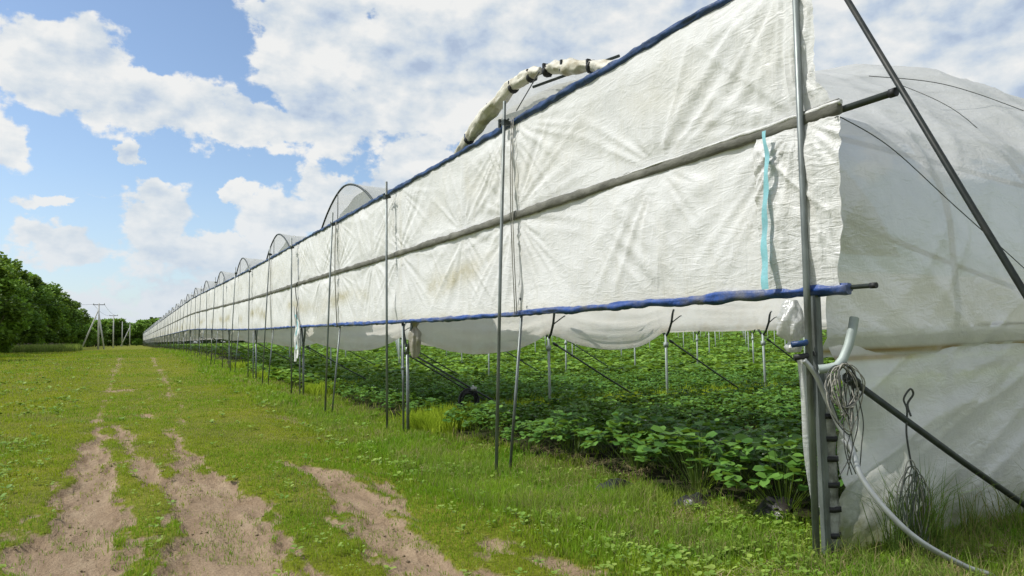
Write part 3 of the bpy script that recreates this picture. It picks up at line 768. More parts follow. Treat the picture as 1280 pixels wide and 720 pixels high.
for i, (dy, z0, z1, w, m, lb) in enumerate([(-.02, 2.0, 3.25, .05, 'ropedark', 'dark cord hanging over the gap between two sheets'), (.12, 1.0, 2.6, .09, 'flap', 'torn white strip hanging from the gap between two sheets'), (-.1, 1.35, 2.35, .05, 'cyan', 'pale blue torn strip hanging from the gap between two sheets'), (-.22, 1.1, 2.2, .06, 'flap', 'short frayed white strip at the gap between two sheets')]):
    n = 24; tv = []
    for q in range(n + 1):
        t = q / n; z = z1 + (z0 - z1) * t
        yc = y2 + dy + .08 * math.sin(t * 7 + i) + .03 * math.sin(t * 23 + i); ww = w * (.5 + .5 * abs(math.sin(t * 6 + i * 2))) + .01
        xx = PX0 - .10 - .02 * math.sin(t * 11 + i); tv += [(xx, yc - ww, z), (xx - .02, yc + ww, z)]
    if i == 0:
        mb = MB(); mb.tube([((tv[2 * q][0]), (tv[2 * q][1] + w), tv[2 * q][2]) for q in range(n + 1)], .014, 6)
    else:
        mb = MB(); mb.add(tv, [(2 * q, 2 * q + 1, 2 * q + 3, 2 * q + 2) for q in range(n)])
    o = mb.build('torn_strip', M[m]); tag(o, lb, 'strip')

# ------------------------------------------------------------------ hoops
def prof(u, k, full=0):
    """arch height at u in -1..1 across a bay"""
    a = np.clip(1 - np.abs(u) ** 1.7, 0, 1) ** .6
    return 1.75 + (3.15 if k == 0 else 3.45) * a
def hoop(k, x, r, label, m=None, group=None, lo=-1, hi=1):
    yc = Y0 + BAY * (k + .5); mb = MB(); pts = []
    for q in range(61):
        u = lo + (hi - lo) * q / 60
        if abs(u) > .985: continue
        y = yc + u * BAY / 2; pts.append((x, y, float(prof(np.array(u), k)) + rise(yc) + (.05 if k else 0)))
    mb.tube(pts, r, 8); o = mb.build('tunnel_hoop', m or M['steel_dark'])
    return tag(o, label, 'hoop', group)
for k in range(0, NB):
    hoop(k, PX0 + .12, .024, (['front hoop of the nearest bay, half wrapped in rolled film', 'front hoop of the second bay above the wall top', 'front hoop of the third bay above the wall top', 'front hoop of the fourth bay above the wall top', 'front hoop of the fifth bay above the wall top'][k] if k < 5 else 'tiny distant hoop showing above the wall top'), None, None if k < 5 else 'distant hoops above the wall')
for k in range(1, 4):
    for j in range(1, 3):
        hoop(k, PX0 + .12 + 1.48 * j, .02, 'inner hoop %s behind the front one in the %s bay' % (['', 'directly', 'two places'][j], ordn[k]), M['steel'])
# thin uprights and ties inside the hoop gables
for k in range(1, 7):
    yc = Y0 + BAY * (k + .5); zt = float(prof(np.array(.1), k)) + rise(yc)
    mb = MB(); mb.tube([(PX0 + .1, yc + .5, ZT + wallz(yc)), (PX0 + .1, yc + .48, zt + .02)], .010, 6); tag(mb.build('hoop_upright', M['steel_dark']), 'thin upright inside the %s hoop from the corner' % ordn[k], 'rod')
# roof film behind each front hoop
def roof(k, x0, x1, nu=40, nx=16, umin=-1.0, umax=1.0):
    yc = Y0 + BAY * (k + .5); u = np.linspace(umin * .99, umax * .99, nu); xa = np.linspace(x0, x1, nx)
    Xg, Ug = np.meshgrid(xa, u, indexing='ij')
    sag = .07 * np.abs(np.sin((Xg - x0) / 1.48 * np.pi)) * (1 - np.abs(Ug))
    Z = prof(Ug, k) + .03 - sag + rise(yc) + (.05 if k else 0) + (fbm(Xg * 2 + k, Ug * 9) - .5) * .05
    Y = yc + Ug * BAY / 2
    me = npmesh('roof_film', np.stack([Xg.ravel(), Y.ravel(), Z.ravel()], 1), grid_faces(nx, nu), M['rooffilm'], True)
    return link(bpy.data.objects.new('roof_film', me))
for k in range(1, NB):
    o = roof(k, PX0 + .13, PX0 + 1.9 if k < 6 else PX0 + 1.7, 40 if k < 6 else 16, 14 if k < 6 else 4)
    tag(o, ('milky film roof behind the %s hoop from the corner' % ordn[k]) if k < 6 else 'milky film roof of a distant bay', 'plastic film', None if k < 6 else 'distant film roofs')
# gable film filling the visible top of hoops from the second bay on
for k in range(1, 12):
    yc = Y0 + BAY * (k + .5); nu, nv = 24, 8; u = np.linspace(-.56, .56, nu); V = []
    for uu in u:
        zt = float(prof(np.array(uu), k)) + rise(yc) + (.05 if k else 0); zb = min(zt - .01, ZT + wallz(yc) - .3)
        for q in range(nv):
            t = q / (nv - 1); V.append((PX0 + .16 + .5 * math.sin(t * 1.5) * (1 - abs(uu)) + .02 * math.sin(uu * 30), yc + uu * BAY / 2, zb + (zt - zb) * t))
    me = npmesh('gable_film', np.array(V), grid_faces(nu, nv), M['rooffilm'], True)
    tag(link(bpy.data.objects.new('gable_film', me)), ('milky film closing the top of the %s hoop from the corner' % ordn[k]) if k < 6 else 'milky film closing a distant hoop', 'plastic film', None if k < 6 else 'distant gable films')
# rolled film on the first hoop with black clamps
yc = Y0 + BAY * .5
def hp(u): return (PX0 + .10, yc + u * BAY / 2, float(prof(np.array(u), 0)))
root = empty('rolled_film', hp(0), 'cream roll of film tied along the nearest hoop above the wall', 'rolled film'); inv = Matrix.Translation(-Vector(hp(0)))
ch = []
for (ua, ub, rad) in [(-.54, -.15, .070), (-.12, .51, .088)]:
    n = 70; pts = []; rr = []
    for q in range(n + 1):
        t = q / n; u = ua + (ub - ua) * t; p = hp(u); f = float(fbm(np.array([t * 9 + ua * 5]), np.array([3.0]), 3)[0])
        sag = .02 * math.sin(t * math.pi) + (f - .5) * .05
        pts.append((p[0] - .02, p[1], p[2] - sag + .01)); rr.append(rad * (.5 + .5 * min(1, min(t, 1 - t) * 9)) * (.7 + .6 * f))
    mb = MB(); mb.tube(pts, rr, 20, .55, True, 5); ch.append(mb.build('film_roll', M['rollcloth'], root))
for u in (-.51, -.37, -.25, -.16, -.07, .04, .19, .36, .49):
    p = Vector(hp(u)); q = Vector(hp(u + .012)); d = (q - p).normalized(); p.x -= .02; p.z -= .02
    mb = MB(); mb.tube([p - d * .035, p - d * .02, p + d * .02, p + d * .035], [.060, .078, .078, .060], 12, .2); ch.append(mb.build('clamp', M['black'], root))
    m2 = MB(); m2.box(p + Vector((-.05, 0, .05)), (.045, .03, .06)); ch.append(m2.build('clip', M['bluedark'] if u > .2 else M['black'], root, False))
for c in ch: c.matrix_parent_inverse = inv
mb = MB(); mb.tube([(PX0 + .12, 7.75, 4.74), (PX0 + .5, 6.45, 4.74)], .018, 8); tag(mb.build('cross_tie', M['steel_dark']), 'dark horizontal tie bar under the nearest hoop', 'pipe')
mb = MB(); mb.tube([(PX0 - .02, 7.35, 4.78), (PX0 - .1, 7.8, 4.42)], .007, 6); tag(mb.build('hoop_wire', M['ropedark']), 'thin wire from the nearest hoop down to the second tall post', 'wire')
o = roof(0, PX0 + .14, 5.5, 40, 10, -.99, .75); o.data.materials[0] = M['film']; tag(o, 'milky film roof behind the nearest hoop', 'plastic film')

# ------------------------------------------------------------------ hanging film on the bay lines
def gutter(k, x1, nx):
    yl = Y0 + BAY * k; xa = np.linspace(PX0 + .12, x1, nx); nv = 22; t = np.linspace(0, 1, nv)
    Xg, T = np.meshgrid(xa, t, indexing='ij')
    s = (Xg - PX0 - .1) / SP
    sc_ = np.abs(np.sin(np.pi * s)) ** .8
    depth = .42 * (1 - ss(1.75, 2.2, s)) * sc_ + .03 * sc_ * ss(1.9, 2.3, s)
    zb = 1.68 - depth * (.85 + .3 * fbm(Xg * .8 + k * 3, Xg * 0)) + rise(yl) + .9 * ss(28, 95, Xg)
    zt = 3.0 + rise(yl) + .9 * ss(28, 95, Xg)
    Z = zb + (zt - zb) * T
    over = np.clip((Z - rise(yl) - 1.7) / 1.3, 0, 1)
    Y = yl - .06 - .95 * over ** 1.25 - .10 * (1 - T) ** 2 * sc_
    Y = Y + .05 * (fbm(Xg * 2.4 + T * 2 + k, T * 5) - .5) + .035 * np.sin(T * 26 + s * 2 * np.sin(T * 3) * 3) * (1 - over) * sc_
    st = np.exp(-((T) / .10) ** 2) * .9 + .3
    V = np.stack([Xg.ravel(), Y.ravel(), Z.ravel()], 1)
    me = npmesh('hanging_film', V, grid_faces(nx, nv), M['gutter'], True, {'stain': st.ravel()})
    o = link(bpy.data.objects.new('hanging_film', me))
    return tag(o, ('scalloped dirty-white film hanging under the %s bay line' % ['first', 'second', 'third'][k - 1]) if k < 4 else 'dirty-white film hanging under a far bay line', 'plastic film', None if k < 4 else 'film hanging on the far bay lines')
for k in range(1, NB): gutter(k, 62 if k < 8 else 20, 240 if k < 4 else 60)

# ------------------------------------------------------------------ corner: side film
SPF = np.array([(3.50, 1.42), (3.40, 1.56), (3.38, 1.9), (3.40, 2.3), (3.47, 2.8), (3.72, 3.25), (4.15, 3.66), (4.75, 4.10), (5.35, 4.46), (6.1, 4.76), (7.0, 4.93), (8.0, 4.98), (8.6, 4.95)])
def side_pt(x, t):
    s = np.linspace(0, 1, len(SPF)); y = np.interp(t, s, SPF[:, 0]); z = np.interp(t, s, SPF[:, 1]); return y, z
nx, nt_ = 330, 150
xa = 4.36 + (24 - 4.36) * np.linspace(0, 1, nx) ** 1.5; ta = np.linspace(0, 1, nt_)
Xg, T = np.meshgrid(xa, ta, indexing='ij'); Yg, Zg = side_pt(Xg, T)
# smooth the polyline
lift = ss(7.1, 8.6, Xg) * ss(2.6, 4.6, Zg)
Zg = Zg + (.34 - .14 * ss(8.8, 12, Xg)) * lift
hs = np.abs(np.sin(np.pi * (Xg - 4.45) / 1.48))
bul = .10 * hs * ss(.03, .3, T)
fl = (1 - np.abs(vnoise(Xg * 2.2 - Zg * 1.9, Zg * .9 + 3) * 2 - 1)) ** 2 * .035 + (1 - np.abs(fbm(Xg * 2.0 + Zg * 2.5, Zg * 1.2, 3) * 2 - 1)) * .05
ny_, nz_ = -ss(4.2, 3.2, Zg) * 1.0 - .4, ss(2.6, 4.4, Zg)
corner = ss(7.3, 4.6, Xg)   # the front hoop is lower than the ones behind
low = .42 * ss(7.0, 4.4, Xg) * ss(3.1, 4.2, Zg); Zg = Zg - low
Yg = Yg + .17 * ss(5.3, 4.5, Xg) * ss(2.6, 1.7, Zg)
Yg = Yg + (-.5 - .5 * ss(4.2, 3.0, Zg)) * (bul * .7 + fl) + .15 * corner * ss(2.8, 3.6, Zg) + (fbm(Xg * 2, Xg * 0 + 2) - .5) * .05 * ss(.15, 0, T)
Zg = Zg - .04 * hs * nz_ + fl * nz_ * .6 + (T < .02) * ((fbm(Xg * 3.1, Xg * 0) - .5) * .10) + .04 * ss(4.4, 7, Xg) * (T < .1)
root = empty('side_film', (4.36, 3.5, 0), 'big milky film wall closing the end bay on the right', 'plastic film'); inv = Matrix.Translation(-Vector((4.36, 3.5, 0)))
st = .25 * np.exp(-((Zg - 1.45) / .1) ** 2)
rust = np.exp(-((Zg - 1.45 - .03 * (Xg - 4.4) * .2) / .022) ** 2) * ss(.38, .52, fbm(Xg * 2.2, Xg * 0 + 5, 3)) * (Xg < 7)
me = npmesh('upper_film', np.stack([Xg.ravel(), Yg.ravel(), Zg.ravel()], 1), grid_faces(nx, nt_), M['film'], True, {'stain': st.ravel(), 'rust': rust.ravel()})
c1 = link(bpy.data.objects.new('upper_film', me), root)
nx, nz = 260, 90
xa = 4.42 + (24 - 4.42) * np.linspace(0, 1, nx) ** 1.5; za = np.linspace(-.08, 1.62, nz); Xg, Zg = np.meshgrid(xa, za, indexing='ij')
q1 = (1 - np.abs(vnoise(Xg * 1.1 - Zg * 2.6 + 2, Zg * .8 + Xg * .3) * 2 - 1)) ** 2
q2 = (1 - np.abs(vnoise(Xg * 2.3 - Zg * 4.6 + 7, Zg * 1.2 + 3) * 2 - 1)) ** 2
Yg = 3.56 - .075 * q1 - .03 * q2 - (fbm(Xg * 3, Zg * 3) - .5) * .05 - .05 * np.sin(np.pi * Zg / 1.6)
st = ss(.60, .0, Zg) * 1.6 + .2 + .7 * ss(5.1, 4.4, Xg) * ss(1.3, .4, Zg)
rust = np.exp(-((Zg - 1.40) / .022) ** 2) * ss(.40, .55, fbm(Xg * 2.2, Xg * 0 + 5, 3)) * ss(5.6, 5.0, Xg)
me = npmesh('lower_film', np.stack([Xg.ravel(), Yg.ravel(), Zg.ravel()], 1), grid_faces(nx, nz), M['film'], True, {'stain': st.ravel(), 'rust': rust.ravel()})
c2 = link(bpy.data.objects.new('lower_film', me), root)
for c in (c1, c2): c.matrix_parent_inverse = inv
# crumpled corner wraps
o = crumple('corner_wrap', (4.30, 3.74, 1.64), (.09, .10, .19), M['film'], 'shiny crumpled film gathered under the blue edge at the corner', 'plastic film', 40, 5, .2)
n = 40; V = []
for q in range(n):
    t = q / (n - 1); z = 1.42 - 1.05 * t
    for j in range(10):
        s = j / 9; V.append((4.19 + .05 * t * 2.4 * (1 - .3 * t) + .075 * s + .012 * math.sin(s * 9 + t * 7), 3.62 + .02 * math.sin(s * 12 + t * 3) - .02 * s, z + .02 * math.sin(s * 5)))
me = npmesh('loose_film_edge', np.array(V), grid_faces(n, 10), M['film'], True, {'stain': np.full(len(V), .2)}); tag(link(bpy.data.objects.new('loose_film_edge', me)), 'loose strip of film hanging inside the corner posts', 'plastic film')
# first leg wrapped in grimy film with black bands
root = empty('wrapped_leg', (4.40, 3.56, 0), 'corner leg wrapped in grimy film with black bands', 'post'); inv = Matrix.Translation(-Vector((4.40, 3.56, 0)))
mb = MB(); mb.tube([(4.40, 3.56, -.2 + i * .05) for i in range(31)], [.042 + .014 * random.random() for i in range(31)], 12, .5); a_ = mb.build('wrapped_pole', M['bottle'], root); a_.matrix_parent_inverse = inv
for z in (.06, .17, .35, .52, .70, .84, 1.0): 
    mb = MB(); mb.tube([(4.40, 3.555, z - .018), (4.40, 3.555, z + .018)], .060, 12, .2); b_ = mb.build('band', M['black'], root); b_.matrix_parent_inverse = inv
mb = MB(); mb.tube([(4.24, 3.48, 1.335), (4.28, 3.44, 1.34), (4.33, 3.40, 1.355), (4.38, 3.39, 1.40), (4.43, 3.38, 1.49), (4.48, 3.38, 1.60), (4.51, 3.38, 1.69)], .032, 14, 0, False)
mb.tube([(4.43, 3.38, 1.49), (4.48, 3.38, 1.60), (4.509, 3.38, 1.689)], .026, 14, 0, False); b_ = mb.build('bent_arm', M['steel_pale'], root); b_.matrix_parent_inverse = inv
for z, x in ((1.52, 4.19), (1.43, 4.21)):
    mb = MB(); mb.tube([(x - .07, 3.60, z - .01), (x, 3.55, z), (x + .07, 3.56, z + .015)], .02, 8, .3); tag(mb.build('strap', M['bluedark'] if z > 1.5 else M['black']), ('blue' if z > 1.5 else 'black') + ' strap clamped round the film at the corner', 'strap')
# the curved light pipe leaning out onto the grass
def spline(pts, n=8):
    out = []; P = [Vector(p) for p in pts]; P = [P[0]] + P + [P[-1]]
    for i in range(1, len(P) - 2):
        for q in range(n):
            t = q / n; a, b, c, d = P[i - 1:i + 3]
            out.append(.5 * ((2 * b) + (-a + c) * t + (2 * a - 5 * b + 4 * c - d) * t * t + (-a + 3 * b - 3 * c + d) * t ** 3))
    out.append(P[-2]); return out
mb = MB(); mb.tube(spline([(4.17, 3.54, 1.40), (4.23, 3.50, 1.30), (4.30, 3.47, 1.12), (4.36, 3.44, .96), (4.38, 3.36, .81), (4.36, 3.27, .61), (4.41, 3.13, .41), (4.54, 3.0, .23), (4.81, 2.88, .06), (4.93, 2.80, .01), (5.0, 2.76, -.08)]), .0190, 14)
o = mb.build('curved_pipe', M['steel_light']); tag(o, 'light grey curved pipe bending down from the corner onto the grass', 'pipe')
c = MB(); c.tube([(4.385, 3.41, .86), (4.41, 3.36, .76)], .029, 12); c.build('joint', M['steel_light'], o)
# coils of twine on the arm stub
for i in range(13):
    rx = random.uniform(.07, .145); rz = random.uniform(.13, .25); cx = 4.27 + random.uniform(-.02, .10); cz = 1.34 - rz * .82; ph = random.random() * 6
    y0_ = 3.36 - i * .004
    pts = [(cx + rx * math.sin(a) + .014 * math.sin(3 * a + ph), y0_ + .025 * math.sin(2 * a + ph), cz + rz * math.cos(a) + .012 * math.cos(2 * a + ph)) for a in [j * 2 * math.pi / 30 for j in range(31)]]
    if i == 0: coil = empty('twine_coil', (4.36, 3.44, 1.3), 'tangled coil of pale twine hung on the bent arm at the corner', 'rope coil'); invc = Matrix.Translation(-Vector((4.36, 3.44, 1.3))); allm = MB(); allm2 = MB()
    (allm if i % 4 else allm2).tube(pts, .0042, 5, 0, False)
for i in range(5):
    x0 = 4.28 + .03 * i; allm2.tube(spline([(x0, 3.34, 1.3), (x0 + .02 * i, 3.33, 1.0), (x0 + .05 * math.sin(i * 2), 3.33, .8), (x0 + .1 * math.sin(i * 3 + 1), 3.35, .62)]), .004, 5, 0, False)
for mm, m_, nm in ((allm, 'rope', 'pale_loops'), (allm2, 'ropedark', 'dark_loops')):
    b_ = mm.build(nm, M[m_], coil); b_.matrix_parent_inverse = invc
# hanging bundle on the brace
hb = empty('rope_bundle', (4.95, 3.30, 1.0), 'grey-green bundle of looped cord hanging low from the diagonal brace', 'rope bundle'); invh = Matrix.Translation(-Vector((4.95, 3.38, 1.0)))
m1 = MB(); m1b = MB()
for i in range(16):
    rx = random.uniform(.04, .14); rz = random.uniform(.18, .33); cx = 4.89 + random.uniform(-.04, .04); ph = random.random() * 6
    pts = [(cx + rx * math.sin(a) + .01 * math.sin(3 * a + ph), 3.36 - .004 * i + .03 * math.sin(a + ph), .36 + rz * math.cos(a) - (.02 * i / 16)) for a in [j * 2 * math.pi / 26 for j in range(27)]]
    (m1 if i % 3 else m1b).tube(pts, .0038, 5, 0, False)
b_ = m1.build('cord_loops', M['cord'], hb); b_.matrix_parent_inverse = invh; b_ = m1b.build('pale_loops', M['rope'], hb); b_.matrix_parent_inverse = invh
m1 = MB(); m1.tube(spline([(4.94, 3.38, .62), (4.93, 3.40, .85), (4.965, 3.41, 1.02), (4.95, 3.42, 1.10), (5.0, 3.40, 1.17), (5.03, 3.40, 1.13), (4.99, 3.42, 1.06), (4.96, 3.38, .98)]), .0075, 6); b_ = m1.build('hook_loop', M['ropedark'], hb); b_.matrix_parent_inverse = invh
# ropes over the side film
ROP = [([(4.25, 3.26, 3.06), (4.33, 3.24, 3.05), (4.82, 3.24, 2.90), (5.5, 3.22, 2.53), (6.37, 3.2, 2.07), (7.3, 3.18, 1.55)], 'thin dark rope slanting down across the middle of the side film'),
       ([(6.4, 4.5, 4.10), (7.4, 4.36, 4.12), (8.5, 4.2, 3.95), (9.6, 3.9, 3.6)], 'thin rope over the top curve of the side film'),
       ([(6.9, 4.55, 4.12), (7.0, 4.0, 3.66), (7.08, 3.5, 2.92), (7.3, 3.3, 2.3)], 'thin rope curving down the right part of the side film')]
for pts, lb in ROP:
    mb = MB(); mb.tube(spline(pts), .0038, 6); tag(mb.build('film_rope', M['ropedark']), lb, 'rope')
# hoops, purlins behind the side film
for i in range(1, 6):
    x = 4.47 + 1.48 * i; pts = [(x, 3.62, .0), (x, 3.60, 1.3), (x, 3.50, 1.75)] + [(x, float(side_pt(0, t)[0]) + .10, float(side_pt(0, t)[1]) - .03 - .42 * float(ss(7.0, 4.4, x)) * float(ss(3.1, 4.2, side_pt(0, t)[1])) + .34 * float(ss(7.1, 8.6, x)) * float(ss(2.6, 4.6, side_pt(0, t)[1]))) for t in np.linspace(.28, 1, 22)]
    mb = MB(); mb.tube(pts, .024, 8); tag(mb.build('side_hoop', M['steel_light']), '%s hoop behind the side film, counting rightwards' % ordn[i - 1], 'hoop')
for pts, lb in [([(4.5, 3.62, 2.50), (5.7, 3.60, 2.22), (6.95, 3.60, 1.96)], 'slanting bar showing as a grey band through the side film'), ([(4.5, 3.66, 3.10), (6.0, 3.68, 3.02), (8.0, 3.72, 2.9)], 'upper slanting bar showing faintly through the side film')]:
    mb = MB(); mb.tube(pts, .022, 8); tag(mb.build('hidden_bar', M['steel_dark']), lb, 'pipe')

# hose coil lying behind the wall on the brace
root = empty('hose_coil', (5.52, 12.2, .42), 'round black coil of hose hung on a brace behind the wall', 'hose coil'); inv = Matrix.Translation(-Vector((5.52, 12.2, .42)))
mb = MB()
for i in range(12):
    rr_ = random.uniform(.15, .25); pts = [(5.52 + rr_ * math.cos(a) * .85 + .01 * math.sin(5 * a + i), 12.2 + .03 * math.sin(a * 2 + i) + .008 * i, .40 + rr_ * math.sin(a) * 1.05) for a in [j * 2 * math.pi / 24 for j in range(25)]]
    mb.tube(pts, .012, 6, 0, False)
b_ = mb.build('hose_loops', M['black'], root); b_.matrix_parent_inverse = inv
mb = MB(); mb.box((5.60, 12.17, .66), (.10, .05, .07)); mb.tube([(5.6, 12.17, .62), (5.58, 12.17, .72)], .022, 8); b_ = mb.build('fitting', M['steel_light'], root); b_.matrix_parent_inverse = inv

# ------------------------------------------------------------------ trees
def tree_mesh(seed, hgt, rad, nl, ls, tone, low=.12):
    g = np.random.default_rng(seed); parts = []
    nb = 26
    cz = hgt * (low + .05 + (1 - low - .1) * g.random(nb)); prof_ = np.sin(np.pi * np.clip((cz / hgt - low * .4) / (1.04 - low * .4), 0, 1)) ** .55
    a = g.random(nb) * 6.283; q = rad * .62 * prof_ * np.sqrt(g.random(nb)); cx, cy = np.cos(a) * q, np.sin(a) * q; br = rad * (.24 + .24 * g.random(nb)) * (.5 + .5 * prof_)
    bt = .5 + 1.0 * g.random(nb)
    i = g.integers(0, nb, nl); d = g.normal(size=(nl, 3)); d /= np.linalg.norm(d, axis=1)[:, None]; rr = br[i] * (.55 + .5 * g.random(nl) ** .6)
    P = np.stack([cx[i], cy[i], cz[i]], 1) + d * rr[:, None] * np.array([1, 1, .8])
    P[:, 2] = np.maximum(P[:, 2], .25)
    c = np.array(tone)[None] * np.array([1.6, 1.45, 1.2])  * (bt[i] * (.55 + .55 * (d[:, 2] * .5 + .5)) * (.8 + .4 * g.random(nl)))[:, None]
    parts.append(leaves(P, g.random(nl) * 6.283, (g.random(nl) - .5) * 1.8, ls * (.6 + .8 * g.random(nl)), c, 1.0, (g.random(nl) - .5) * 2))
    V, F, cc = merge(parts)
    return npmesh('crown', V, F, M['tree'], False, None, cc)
crowns = [tree_mesh(1, 12, 4.2, 7000, .42, (0.093, 0.178, 0.029), .05), tree_mesh(2, 14, 4.6, 7000, .45, (0.065, 0.136, 0.026), .05), tree_mesh(3, 11, 3.8, 6000, .42, (0.105, 0.204, 0.032), .04), tree_mesh(4, 7, 3.4, 4000, .4, (0.102, 0.204, 0.035), .02)]
def trunk_mesh():
    mb = MB(); mb.tube([(0, 0, -.3), (.05, .02, 2), (-.05, .06, 5), (.1, 0, 9.5)], [.22, .18, .13, .04], 8)
    for a, z0, l in ((0, 2.6, 2.6), (2, 3.4, 2.8), (4, 4.3, 2.4), (1, 5.6, 2), (3.2, 6.4, 1.8), (5.3, 3, 2.4)):
        mb.tube([(0, 0, z0), (math.cos(a) * l * .5, math.sin(a) * l * .5, z0 + l * .4), (math.cos(a) * l, math.sin(a) * l, z0 + l * 1.0)], [.09, .06, .02], 6)
    return mb.mesh('trunk', M['bark'])
tm = trunk_mesh()
def tree(x, y, v, s, label, group=None):
    root = empty('broadleaf_tree', (x, y, Hs(x, y)), label, 'tree', group)
    for nm, d in (('crown', crowns[v]), ('trunk', tm)):
        c = bpy.data.objects.new(nm, d); link(c, root)
        if nm == 'trunk' and v == 3: c.scale = (.7, .7, .55)
    s *= .93; root.scale = (s, s, s * random.uniform(.92, 1.08)); root.rotation_euler = (0, 0, random.random() * 6.28)
tl = [(-15.0, 99, 0, 1.02), (-14.3, 107, 2, 1.0), (-15.5, 114, 0, 1.08), (-17, 121, 1, .98), (-15.6, 128, 1, 1.0), (-16.5, 136, 0, 1.12), (-15.5, 145, 1, 1.0), (-16, 154, 2, 1.25), (-15.2, 164, 1, 1.02), (-16, 175, 0, 1.2), (-15.2, 187, 1, 1.05), (-16, 200, 0, 1.25), (-15, 214, 1, 1.05), (-15.5, 229, 0, 1.2), (-15, 246, 1, 1.0), (-15, 264, 0, 1.12)]
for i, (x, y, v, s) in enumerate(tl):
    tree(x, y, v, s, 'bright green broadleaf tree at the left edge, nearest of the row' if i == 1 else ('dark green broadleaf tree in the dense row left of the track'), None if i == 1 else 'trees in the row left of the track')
tree(-12.7, 91, 0, .86, 'light green tree cut by the left edge of the picture, nearest to the track')
for (x, y, s) in [(-13.5, 80, .95), (-12.0, 72, .85), (-13, 62, .9)]:
    tree(x, y, 2, s, 'green tree just outside the left edge, shading the track', 'trees before the left edge')
for i in range(14):   # lower trees closing the track's far end
    x = -22 + i * 2.6 + random.uniform(-1, 1); y = 330 + random.uniform(-20, 30)
    tree(x, y, 3, random.uniform(1.25, 1.7), 'small distant tree closing the far end of the track', 'distant trees at the end of the track')
for i in range(10):
    tree(-12.5 - 1.8 * (i % 2), 262 + i * 7, 3, random.uniform(.9, 1.25), 'low bushy tree at the far foot of the tree row', 'bushy trees at the foot of the row')
# far woods right of the field, one mass
n = 16000; az = R(-12) + R(90) * rng.random(n); rd = 420 + 60 * rng.random(n)
x, y = np.sin(az) * rd, np.cos(az) * rd
hh = (8 + 8 * fbm(az * 40, az * 0, 3)) * rng.random(n) ** .8
P = np.stack([x, y, H(x, y) + hh], 1)
V, F, cc = leaves(P, rng.random(n) * 6.28, (rng.random(n) - .5) * 2, 2.0 + 2 * rng.random(n), pal(n, (.035, .065, .03), (.07, .11, .04), rng.random(n)), 1, (rng.random(n) - .5) * 2)
o = link(bpy.data.objects.new('distant_wood', npmesh('distant_wood', V, F, M['tree'], False, None, cc))); tag(o, 'low dark belt of distant woods along the horizon', 'wood', kind='stuff')

# picket fence by the trees
fr = empty('picket_fence', (-12.5, 130, .7), 'low weathered picket fence in front of the trees on the left', 'fence'); inv = Matrix.Translation(-Vector((-12.5, 130, .7)))
for yy in (1,):
    mb = MB(); fa = Vector((-15.2, 124, 0)); fb = Vector((-9.4, 138, 0)); nf = 54
    for i in range(nf):
        p = fa.lerp(fb, i / (nf - 1)); z = Hs(p.x, p.y); hh = 1.15 + random.uniform(-.15, .2); mb.box((p.x, p.y, z + hh / 2), (.09, .03, hh))
    a_ = mb.build('pickets', M['wood'], fr, False); mb = MB(); z = Hs(-12, 131)
    for h_ in (.45, .9): mb.tube([(fa.x, fa.y - .05, z + h_), (fb.x, fb.y - .05, z + h_)], .03, 6)
    b_ = mb.build('crosspiece', M['wood'], fr, False)
    a_.matrix_parent_inverse = inv; b_.matrix_parent_inverse = inv
# utility poles
def upole(x, y, h, braces, label):
    root = empty('utility_pole', (x, y, Hs(x, y)), label, 'utility pole')
    mb = MB(); mb.tube([(0, 0, -.3), (0, 0, h)], [.17, .10], 8); mb.build('pole', M['concrete'], root)
    mb = MB(); mb.box((0, 0, h - .25), (1.9, .12, .12)); mb.build('crossarm', M['steel_dark'], root, False)
    for s in (-.85, 0, .85):
        mb = MB(); mb.tube([(s, 0, h - .2), (s, 0, h + .05)], [.05, .07], 6); mb.build('insulator', M['concrete'], root)
    for bx, hz in braces:
        mb = MB(); mb.tube([(bx, .2, -.3), (0, .05, h * hz)], [.15, .10], 8); mb.build('brace', M['concrete'], root)
    return root
upole(-5.1, 150, 8.3, [(-2.75, .88), (.95, .80)], 'braced concrete utility pole, nearest one beyond the track')
upole(-3.75, 205, 8.2, [], 'plain utility pole with crossarm behind the braced one')
upole(-2.4, 270, 8.2, [], 'slimmer utility pole third along the line')
upole(-.2, 290, 8.0, [(-2.9, .85)], 'leaning-braced utility pole next to the far end of the white wall')
for (a, b, lb) in [((-5.95, 150), (-4.6, 205), 'left'), ((-4.25, 150), (-2.9, 205), 'right'), ((-5.95, 150), (-30, 120), 'side')]:
    za = Hs(*a) + 8.1; zb = Hs(*b) + 8.0
    mb = MB(); mb.tube([(a[0] + (b[0] - a[0]) * t, a[1] + (b[1] - a[1]) * t, za + (zb - za) * t - 1.2 * 4 * t * (1 - t) * .5) for t in [i / 12 for i in range(13)]], .02, 5)
    tag(mb.build('overhead_wire', M['steel_dark']), lb + ' overhead wire from the braced utility pole', 'wire')

